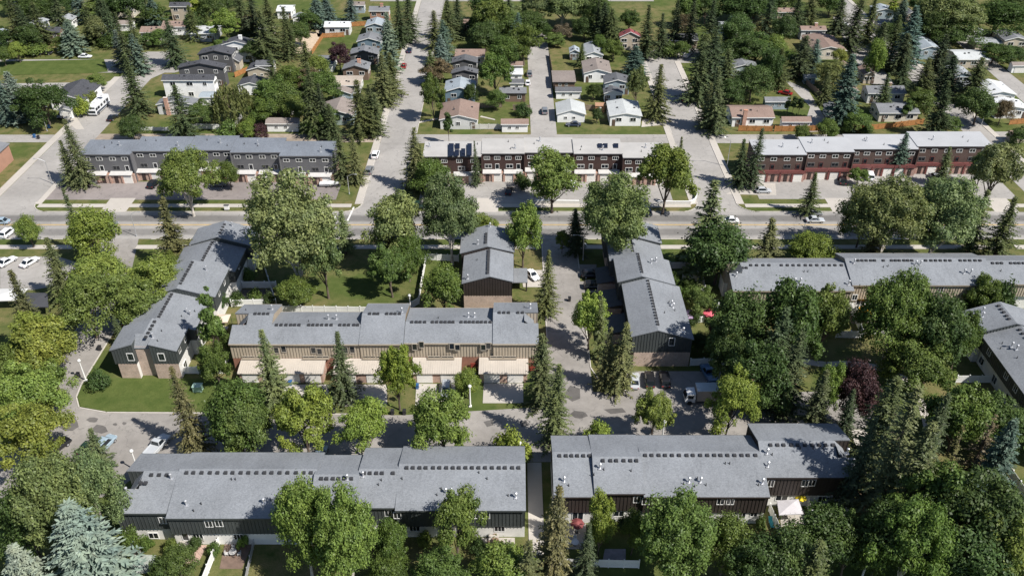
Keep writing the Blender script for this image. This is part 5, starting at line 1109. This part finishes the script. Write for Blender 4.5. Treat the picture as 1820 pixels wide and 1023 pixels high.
CARS = [
 ('suv',668,278,88,'white','white car driving up the long street'),
 ('suv',657,306,86,'grey','dark grey car parked just below the white street car'),
 ('hatch',718,120,90,'red','dark red car parked on the left of the long street'),
 ('sedan',728,92,90,'dark blue','dark car parked beyond the red one on the long street'),
 ('sedan',152,103,0,'white','white car parked beyond the green island'),
 ('suv',82,97,0,'black','black car parked in front of the black-roofed bungalow'),
 ('sedan',201,212,80,'black','black car parked behind the motorhome street corner'),
 ('suv',112,208,270,'black','black car under the white carport'),
 ('sedan',1019,224,180,'dark blue','dark blue car on the grass behind the white gabled garage'),
 ('hatch',1356,342,0,'silver','silver car on the forecourt left of the brown and red row'),
 ('sedan',1448,394,0,'silver','silver sedan driving right on the main road'),
 ('hatch',1446,382,0,'grey','grey hatchback just beyond the silver sedan'),
 ('sedan',1296,395,180,'white','white car on the main road behind the sparse spruce'),
 ('suv',1142,383,180,'dark blue','dark car at the kerb under the kerbside tree'),
 ('sedan',194,401,0,'grey','dark grey car on the main road at left'),
 ('sedan',2,397,180,'pale blue','pale car entering at the left edge of the main road'),
 ('suv',16,417,80,'white','white car beside the leafy tree at the left edge'),
 ('sedan',14,468,65,'white','left white car in the side parking lot'),
 ('sedan',54,469,65,'white','right white car in the side parking lot'),
 ('pickup',100,800,60,'black','black pickup at the bottom left of the estate road'),
 ('van',187,794,72,'pale blue','grey-blue minivan at the left end of the estate road'),
 ('sedan',160,796,72,'dark green','dark green car behind the thin spruce on the estate road'),
 ('pickup',281,796,72,'silver','silver pickup parked left of the brownish spruce'),
 ('suv',793,698,270,'silver','silver car on the beige row\'s driveway'),
 ('sedan',1128,680,84,'silver','silver car parked left in the bay below the central row'),
 ('suv',1154,678,86,'black','black car in the middle of the parking bay'),
 ('suv',1181,678,88,'black','black car at the right of the parking bay'),
 ('pickup',1259,668,100,'blue','blue pickup in front of the blue-white fence'),
 ('suv',744,369,0,'dark green','dark green van under trees before the brown row'),
 ('suv',275,330,80,'black','left black car before the grey row behind a tree'),
 ('suv',296,329,80,'black','right black car before the grey row behind a tree'),
 ('sedan',388,330,0,'grey','grey car beside the small round tree at the grey row'),
 ('suv',1497,324,75,'black','black car before the garages of the brown and red row'),
 ('van',1545,316,80,'white','white van before the garages of the brown and red row'),
 ('suv',1660,318,90,'silver','silver car behind the poplars at the brown and red row'),
 ('sedan',1395,168,150,'red','red car at the end of the angled alley'),
 ('sedan',1500,46,100,'white','white car in the upper right alley'),
 ('sedan',1508,53,100,'black','black car beside the white one in the upper right alley'),
 ('suv',941,134,90,'grey','dark car parked by the alley garages'),
 ('hatch',938,150,90,'white','white car tucked between the alley garages'),
 ('pickup',1222,100,60,'white','white vehicle in the drive of the dark cul-de-sac house'),
 ('suv',1215,178,88,'black','black car parked at the kerb of the right-hand street'),
 ('sedan',946,492,300,'white','white car behind the spruce by the central estate road'),
 ('suv',1052,492,0,'black','black car in the shade left of the central row, upper'),
 ('suv',1056,512,0,'black','black car in the shade left of the central row, lower'),
 ('sedan',228,570,100,'dark green','dark green car beside the left row\'s garages'),
 ('sedan',570,812,85,'pale blue','pale car behind the bottom left row\'s roof'),
 ('suv',1018,330,90,'white','white car behind the tree in front of the brown row'),
 ('hatch',905,342,80,'black','black car before the brown row\'s garages'),
 ('suv',968,200,90,'grey','grey car parked along the alley\'s edge'),
 ('sedan',1765,90,140,'white','white car in the far right alley'),
]
for c in CARS: car(*c)
# motorhome
x, y = W(178, 196); r = root('motorhome', 'white and black motorhome parked at the side street', 'motorhome', (x,y,.03), None, math.radians(268))
mw = M((.70,.71,.72), .35, .05)
def lp(name, mb, m, par=None, loc=(0,0,0)): return obj(name, mb.mesh(name, m), par or r, loc)
mb = MB(); P2 = [(-5.2,.45),(4.9,.45),(5.2,.9),(5.1,2.2),(4.75,3.25),(-5.1,3.3),(-5.25,2.9)]
mb.ring_extrude([(a,-1.25,b_) for a,b_ in P2], [(a,1.25,b_) for a,b_ in P2]); lp('body', mb, mw)
mb = MB(); mb.ring_extrude([(5.16,-1.15,1.2),(5.16,1.15,1.2),(4.86,1.1,2.9),(4.86,-1.1,2.9)], [(5.24,-1.15,1.2),(5.24,1.15,1.2),(4.94,1.1,2.9),(4.94,-1.1,2.9)]); lp('windscreen', mb, GLASS)
for sy in (-1, 1):
    mb = MB(); mb.ring_extrude([(-5.0,sy*1.262,.6),(5.0,sy*1.262,.6),(4.4,sy*1.262,1.35),(-5.0,sy*1.262,1.0)], [(-5.0,sy*1.27,.6),(5.0,sy*1.27,.6),(4.4,sy*1.27,1.35),(-5.0,sy*1.27,1.0)]); lp('side_stripe', mb, M((.05,.06,.08), .3, .1))
    for xx in (-3.6,-1.6,.6,2.6,4.1): lp('side_window', MB().box(xx-.65,sy*1.255-.02,1.7,xx+.65,sy*1.255+.02,2.5), GLASS)
    for xx in (-2.8,3.4): m2 = MB().tube((xx,sy*1.0,.45),(xx,sy*1.28,.45),.45,.45,12); lp('wheel', m2, RUBBER)
for xx in (-3.2,-.4,2.2): lp('roof_unit', MB().ring_extrude([(xx-.5,-.4,3.24),(xx+.5,-.4,3.24),(xx+.5,.4,3.24),(xx-.5,.4,3.24)],[(xx-.4,-.3,3.55),(xx+.4,-.3,3.55),(xx+.4,.3,3.55),(xx-.4,.3,3.55)]), M((.5,.5,.5), .6, .1))
lp('solar_panel', MB().box(-2.3,-.8,3.3,-1.0,.8,3.36), SOLAR)
# box truck
x, y = W(1249, 712); r = root('box_truck', 'white cab box truck parked below the parking bay', 'truck', (x,y,.03), None, math.radians(181))
lp('cargo_box', MB().box(-3.3,-1.2,.95,1.5,1.2,3.3), M((.34,.30,.27), .6, .1))
lp('box_roof', MB().box(-3.35,-1.23,3.303,1.55,1.23,3.4), M((.50,.56,.60), .4, .08))
mb = MB(); P2 = [(1.7,.5),(3.5,.5),(3.6,1.3),(3.25,2.3),(2.9,2.45),(1.7,2.45)]; mb.ring_extrude([(a,-1.05,b_) for a,b_ in P2], [(a,1.05,b_) for a,b_ in P2]); lp('cab', mb, mw)
mb = MB(); mb.ring_extrude([(3.6,-.92,1.4),(3.6,.92,1.4),(3.28,.88,2.25),(3.28,-.88,2.25)], [(3.66,-.92,1.4),(3.66,.92,1.4),(3.34,.88,2.25),(3.34,-.88,2.25)]); lp('windscreen', mb, GLASS)
for sy in (-1,1):
    lp('side_window', MB().box(2.1,sy*1.055-.015,1.45,3.1,sy*1.055+.015,2.2), GLASS)
    for xx in (-2.1,2.7): lp('wheel', MB().tube((xx,sy*.8,.45),(xx,sy*1.12,.45),.45,.45,12), RUBBER)
    lp('headlight', MB().box(3.5,sy*.75-.16,.7,3.6,sy*.75+.16,.9), M((.75,.78,.8), .15, .05))
lp('chassis', MB().box(-3.2,-.6,.5,2.8,.6,.94), DKMETAL)
# small boat on a trailer, shrink-wrapped white
x, y = W(585, 331); r = root('boat', 'small white covered boat beside the grey row', 'boat', (x,y,.03), None, 0)
lp('hull', MB().loft([[(-2.4,-.7,.5),(-2.4,.7,.5),(-2.4,.85,1.1),(-2.4,-.85,1.1)],[(.5,-.7,.45),(.5,.7,.45),(.5,.95,1.15),(.5,-.95,1.15)],[(2.6,-.08,.8),(2.6,.08,.8),(2.6,.12,1.3),(2.6,-.12,1.3)]]), mw)
lp('cover', MB().loft([[(-2.35,-.8,1.1),(-2.35,.8,1.1),(-2.35,.05,1.3),(-2.35,-.05,1.3)],[(.4,-.9,1.15),(.4,.9,1.15),(.4,.1,1.6),(.4,-.1,1.6)],[(2.5,-.1,1.3),(2.5,.1,1.3),(2.5,.03,1.36),(2.5,-.03,1.36)]]), M((.62,.63,.64), .7, .08))
for sy in (-1,1): lp('wheel', MB().tube((-.5,sy*.8,.28),(-.5,sy*.98,.28),.28,.28,10), RUBBER)
lp('trailer', MB().box(-2.2,-.6,.35,3.2,.6,.45), DKMETAL)
# ------------------------------------------------------------------ street furniture and garden things
def lamp(label, px, py, h=7.5, arm=1, col=None):
    x, y = W(px, py); r = wroot('street_lamp', label, 'street lamp', x, y, 'tall street lamps')
    mb = MB(); mb.tube((x,y,0),(x,y,h*.86),.11,.07,8); mb.tube((x,y,0),(x,y,.4),.2,.18,8); wpart('pole', mb, col or STEEL, r)
    mb = MB(); p = [(x,y,h*.86)]+[(x+arm*2.0*(i/5), y-.4*(i/5), h*.86+h*.14*math.sin(math.pi/2*i/5)) for i in range(1,6)]
    for a, b_ in zip(p, p[1:]): mb.tube(a, b_, .055, .05, 6)
    wpart('arm', mb, col or STEEL, r); q = p[-1]; mb = MB(); mb.loft([[(q[0]-.05,q[1]-.1,q[2]-.06),(q[0]-.05,q[1]+.1,q[2]-.06),(q[0]-.05,q[1]+.1,q[2]+.05),(q[0]-.05,q[1]-.1,q[2]+.05)],[(q[0]+arm*.6,q[1]-.14,q[2]-.1),(q[0]+arm*.6,q[1]+.14,q[2]-.1),(q[0]+arm*.6,q[1]+.1,q[2]+.06),(q[0]+arm*.6,q[1]-.1,q[2]+.06)]]); wpart('lamp_head', mb, STEEL, r)
for a in (('tall hooked lamp beside the dark blue-roofed house at left',84,233,8,1),('tall lamp at the corner left of the grey row',93,326,7.5,-1),('tall lamp at the corner before the brown and red row',1292,296,9,-1),('tall lamp left of the left estate entrance on the main road',243,420,7,1),('street lamp in front of the short brown row',829,448,7.5,1),('lamp by the estate road behind the upper spruce',1036,462,7,-1),('lamp on the corner lawn right of the boat',621,345,6,1),('tall lamp beside the right alley near the white roofs',1744,222,8,-1),('lamp by the main road at the right poplars',1420,448,9,1)): lamp(*a)
def post_lamp(label, px, py, h=4.6):
    x, y = W(px, py); r = wroot('post_lamp', label, 'lamp post', x, y, 'white lamp posts of the estate')
    mb = MB(); mb.tube((x,y,0),(x,y,h),.16,.10,8); mb.box(x-.25,y-.25,0,x+.25,y+.25,.25); wpart('post', mb, WHITE, r)
    mb = MB(); mb.loft([[(x+rr*math.cos(t),y+rr*math.sin(t),zz) for t in [6.283*i/10 for i in range(10)]] for rr,zz in ((.1,h),(.3,h+.15),(.34,h+.35),(.22,h+.55),(.04,h+.62))]); wpart('globe', mb, WHITE, r, smooth=True)
for a in (('white lamp post on the corner of the left lawn',153,676),('white lamp post beside the driveway shrub',836,722),('white lamp post behind the bottom right row',1174,800,6.5),('white lamp post behind the left end of the bottom left row',246,838),('white lamp post at the path between the bottom rows',924,824),('white lamp post by the yards at the pink umbrella',1270,580,5.5),('white lamp post left behind the thin spruce',92,850,4.6),('white lamp post above the beige row',731,566,5.6),('white lamp post by the right edge row',1786,512,6.5),('white lamp post in the bottom right garden',1530,1030,5)): post_lamp(*a)
def bin_(label, px, py, col):
    x, y = W(px, py); r = wroot('wheelie_bin', label, 'bin', x, y, 'wheelie bins', .03)
    m = M(col, .5, .1); mb = MB(); mb.ring_extrude([(x-.24,y-.28,.08),(x+.24,y-.28,.08),(x+.24,y+.28,.08),(x-.24,y+.28,.08)], [(x-.3,y-.36,1.0),(x+.3,y-.36,1.0),(x+.3,y+.36,1.0),(x-.3,y+.36,1.0)]); wpart('body', mb, m, r)
    mb = MB(); mb.box(x-.32,y-.4,1.0,x+.32,y+.38,1.08); wpart('lid', mb, M(sh(col,.8), .5, .1), r)
    for s_ in (-1,1): mb = MB(); mb.tube((x+s_*.22,y+.3,.13),(x+s_*.3,y+.3,.13),.13,.13,8); wpart('wheel', mb, RUBBER, r)
BLU, BLK = (.03,.12,.30), (.025,.025,.028)
for a in (('blue bin by the left back lane',62,245,BLU),('black bin by the left back lane',69,247,BLK),('dark bin at the kerb left of the garage driveway shrubs',594,734,BLK),('left dark bin at the kerb before the beige driveway',698,736,BLK),('right dark bin at the kerb before the beige driveway',719,736,BLK),('blue bin by the beige garages',517,684,BLU),('blue bin beside the right garages of the beige row',843,672,BLU),('dark bin beside the left row near the small spruce',178,622,BLK),('dark bin at the foot of the white lamp post',140,670,BLK),('black bin group member by the courtyard path, left',1385,742,BLK),('black bin by the courtyard path, right',1396,738,BLK),('dark bin at the central road kerb',1012,535,BLK),('blue bin at the corner of the dark blue-roofed house',88,228,BLU),('grey bin by the fence of the alley',1033,196,BLK),('blue bin left of the silver driveway car',742,690,BLU)): bin_(*a)
def umbrella(label, px, py, col, rad=1.5, h=2.5):
    x, y = W(px, py); r = wroot('patio_umbrella', label, 'umbrella', x, y, 'patio umbrellas')
    mb = MB(); mb.tube((x,y,0),(x,y,h),.03,.03,6); wpart('pole', mb, WHITE, r); mb = MB(); mb.box(x-.25,y-.25,0,x+.25,y+.25,.1); wpart('base', mb, DKMETAL, r)
    n = 8; mb = MB(); R0 = [(x+rad*math.cos(6.283*i/n), y+rad*math.sin(6.283*i/n), h-.45) for i in range(n)]; mb.add(R0+[(x,y,h+.1)]+[(a,b_,c-.18) for a,b_,c in R0], [(i,(i+1)%n,n) for i in range(n)]+[(i,(i+1)%n,n+1+(i+1)%n,n+1+i) for i in range(n)]); wpart('canopy', mb, M(col, .8, .1), r)
umbrella('bright yellow umbrella in the yard of the right beige row',1538,566,(.75,.42,.02),1.9)
umbrella('pink umbrella in the yard right of the central row',1260,570,(.65,.12,.16),1.5)
umbrella('yellow umbrella beside the pale canopy at the bottom right row',1419,897,(.72,.55,.02),1.0)
umbrella('dark red umbrella on the brick patio of the right backyards',1025,945,(.20,.05,.05),1.1)
def canopy(label, pts, z, col, group='garden canopies'):
    P = [W(*p, z) for p in pts]; r = wroot('garden_canopy', label, 'canopy', *P[0], group)
    mb = MB(); q = [(x,y,z) for x,y in P]; cx, cy = sum(p[0] for p in P)/4, sum(p[1] for p in P)/4; mb.add(q+[(cx,cy,z+.45)]+[(x,y,z-.2) for x,y in P], [(i,(i+1)%4,4) for i in range(4)]+[(i,(i+1)%4,5+(i+1)%4,5+i) for i in range(4)]); wpart('roof', mb, M(col, .8, .08), r)
    for x, y in P: mb = MB(); x2, y2 = x+(cx-x)*.06, y+(cy-y)*.06; mb.tube((x2,y2,0),(x2,y2,z-.02),.05,.05,6); wpart('post', mb, DKMETAL, r)
canopy('pale grey square canopy behind the bottom right row',[(1385,914),(1428,912),(1419,886),(1381,889)],2.5,(.50,.48,.50))
canopy('cream canopy in the left row\'s lower yard',[(379,572),(404,572),(410,558),(386,558)],2.5,(.62,.52,.42))
canopy('low cream awning beside the left row\'s yards',[(383,590),(398,592),(406,580),(390,577)],2.3,(.60,.50,.42))
canopy('white awning left of the pale grey canopy',[(1298,950),(1326,955),(1318,935),(1296,930)],2.3,(.60,.60,.60))
canopy('mauve canopy in the yard right of the central row',[(1216,566),(1232,565),(1230,550),(1214,551)],2.3,(.30,.22,.34))
canopy('black gazebo roof by the left parking lot',[(44,545),(86,545),(84,520),(46,520)],2.7,(.05,.052,.06))
canopy('white carport roof at the left edge of the parking lot',[(-30,535),(28,533),(50,512),(-10,513)],2.8,(.55,.55,.54))
def table_set(label, px, py, col=(.5,.48,.45), rad=.6):
    x, y = W(px, py); r = wroot('patio_table', label, 'patio set', x, y, 'patio tables')
    mb = MB(); mb.tube((x,y,.70),(x,y,.75),rad,rad,12); wpart('top', mb, M(col, .6, .1), r); mb = MB(); mb.tube((x,y,0),(x,y,.7),.06,.06,6); mb.tube((x,y,0),(x,y,.05),.3,.28,8); wpart('pedestal', mb, DKMETAL, r)
def chair(label, px, py, rz, col):
    x, y = W(px, py); r = wroot('patio_chair', label, 'chair', x, y, 'patio chairs'); m = M(col, .6, .1)
    r.rotation_euler = (0,0,rz)
    mb = MB(); mb.box(x-.26,y-.26,.40,x+.26,y+.26,.46); wpart('seat', mb, m, r); mb = MB(); mb.box(x-.26,y+.22,.46,x+.26,y+.28,.95); wpart('backrest', mb, m, r)
    for sx in (-.22,.22):
        for sy in (-.22,.22): mb = MB(); mb.box(x+sx-.025,y+sy-.025,0,x+sx+.025,y+sy+.025,.4); wpart('leg', mb, m, r)
GRY, WHT, BRN = (.45,.44,.43), (.68,.68,.67), (.30,.20,.14)
for nm, px, py, c in (('under the yellow umbrella',1538,574,GRY),('on the white patio of the right backyards',1022,968,WHT),('on the dark patio of the left backyards',415,985,GRY),('on the right terrace of the left backyards',880,965,BRN)):
    table_set('round patio table '+nm, px, py, c)
    for i, (dx, dy, rz) in enumerate(((-11,1,1.57),(11,1,-1.57),(0,-8,0))): chair(('left-hand','right-hand','rear')[i]+' patio chair '+nm, px+dx, py+dy, rz, c)
# patios and yard surfaces
STONE = M((.30,.33,.30), .9, .3, 1.5); PAVER = brick((.42,.28,.23)); DECK = M((.16,.11,.085), .8, .2, 1.2)
for nm, pts, m in (('patio',((221,1018),(266,1018),(278,986),(236,984)),STONE),('patio',((318,1000),(352,1000),(368,968),(320,968)),PAVER),('patio',((390,1010),(430,1010),(448,968),(400,964)),DECK),('patio',((1000,975),(1040,975),(1042,930),(1008,930)),CONC),('patio',((855,985),(915,985),(915,955),(855,955)),CONC),('patio',((1070,1002),(1112,1002),(1112,975),(1075,975)),M((.25,.24,.26), .9, .2)),('patio',((1513,575),(1560,575),(1552,540),(1508,540)),DECK),('patio',((1388,935),(1435,932),(1428,905),(1386,905)),CONC),('patio',((425,540),(490,538),(486,514),(430,514)),M((.10,.09,.085), .9, .3)),('sandy_yard',((520,95),(552,95),(575,62),(530,50)),M((.48,.38,.28), .95, .15)),('sandy_yard',((560,52),(600,52),(590,66),(565,66)),M((.40,.33,.25), .95, .15)),('driveway',((738,722),(776,722),(778,682),(740,682)),WALK),('driveway',((779,722),(812,722),(808,682),(780,682)),WALK),('driveway',((858,716),(930,716),(930,681),(860,681)),WALK),('driveway',((412,720),(455,721),(455,683),(418,683)),WALK),('driveway',((456,721),(584,722),(584,683),(456,683)),WALK),('driveway',((608,722),(688,722),(688,683),(608,683)),WALK),('driveway',((135,230),(150,230),(130,200),(105,203)),WALK),('driveway',((1140,226),(1180,222),(1178,210),(1142,212)),WALK),('driveway',((1196,100),(1232,100),(1220,84),(1200,86)),WALK),('driveway',((1290,345),(1380,347),(1378,326),(1330,326)),WALK),('garden_path',((855,206),(880,212),(880,214),(853,208)),WALK),('garden_path',((745,216),(778,210),(778,212),(745,219)),WALK),('driveway',((1022,490),(1060,490),(1060,470),(1020,470)),ASPH_D),('driveway',((1026,520),(1066,520),(1064,500),(1024,500)),ASPH_D),('driveway',((930,510),(975,510),(972,480),(925,480)),WALK)):
    mb = MB(); mb.prism(pxp(*pts), 0, .045); struct(nm, mb, m)
# utility box, mailbox, crates, bench
x, y = W(353, 694); r = wroot('utility_box', 'pale green utility box on the corner lawn', 'utility box', x, y); mb = MB(); mb.box(x-.8,y-.6,.1,x+.8,y+.6,1.3); wpart('cabinet', mb, M((.33,.48,.40), .5, .08), r); mb = MB(); mb.box(x-.9,y-.7,1.3,x+.9,y+.7,1.4); wpart('lid', mb, M((.36,.52,.44), .5, .08), r)
x, y = W(404, 374); r = wroot('mailbox', 'white community mailbox by the main road', 'mailbox', x, y); mb = MB(); mb.box(x-.6,y-.25,.35,x+.6,y+.25,1.5); wpart('cabinet', mb, WHITE, r); mb = MB(); mb.box(x-.2,y-.15,0,x+.2,y+.15,.35); wpart('pedestal', mb, DKMETAL, r); mb = MB(); mb.box(x-.66,y-.3,1.5,x+.66,y+.3,1.58); wpart('roof', mb, DKMETAL, r)
x, y = W(1370, 930); r = wroot('sun_lounger', 'turquoise lounger beside the pale canopy', 'lounger', x, y); tq = M((.08,.45,.50), .7, .1); mb = MB(); mb.box(x-.3,y-1.0,.3,x+.3,y+.3,.38); wpart('seat', mb, tq, r); mb = MB(); mb.ring_extrude([(x-.3,y+.3,.3),(x+.3,y+.3,.3),(x+.3,y+.9,.75),(x-.3,y+.9,.75)],[(x-.3,y+.3,.38),(x+.3,y+.3,.38),(x+.3,y+.86,.83),(x-.3,y+.86,.83)]); wpart('backrest', mb, tq, r)
for sx in (-.26,.26):
    for sy in (-.9,.2): mb = MB(); mb.box(x+sx-.03,y+sy-.03,0,x+sx+.03,y+sy+.03,.3); wpart('leg', mb, WHITE, r)
def steps(label, px, py, w=1.6, n=4):
    x, y = W(px, py); r = wroot('porch_steps', label, 'steps', x, y, 'back door steps')
    for i in range(n): mb = MB(); mb.box(x-w/2, y-1.2+.3*i, 0, x+w/2, y+.3, .18*(i+1)); wpart('step', mb, CONC, r)
steps('concrete steps with dark landing left in the backyards',245,972); steps('concrete steps with pot plants in the left backyards',330,968); steps('wooden steps at the right terrace of the left row',878,957)
def shed(label, px0, px1, py, d, h, wall, roofc):
    x0, y = W(px0, py); x1 = W(px1, py)[0]; r = wroot('garden_shed', label, 'shed', x0, y, 'garden sheds'); mb = MB(); mb.box(x0,y,0,x1,y+d,h); wpart('wall', mb, M(wall, .8, .08), r)
    mb = MB(); ym = y+d/2; pr = [(y-.2,h),(ym,h+.6),(y+d+.2,h),(y+d+.2,h-.1),(ym,h+.5),(y-.2,h-.1)]; mb.ring_extrude([(x0-.15,a,b_) for a,b_ in pr],[(x1+.15,a,b_) for a,b_ in pr]); wpart('roof', mb, shingle(roofc), r); placed('door', door_mesh(.8,1.8,WHITE,2), r, (x0+x1)/2, y-.02, .02)
shed('white shed in the yards right of the central row',1268,1286,618,2.2,2.0,(.6,.6,.6),(.3,.3,.32)); shed('dark shed below the mid-left gable house',514,528,205,3,2.2,(.10,.10,.12),(.12,.12,.13)); shed('small orange-brown shed between white garage and bungalow',1058,1074,200,2.5,2.2,(.40,.20,.10),(.35,.2,.12)); shed('small tan shed beside the sandy yard',478,488,62,2.5,2.2,(.5,.45,.38),(.3,.27,.25))
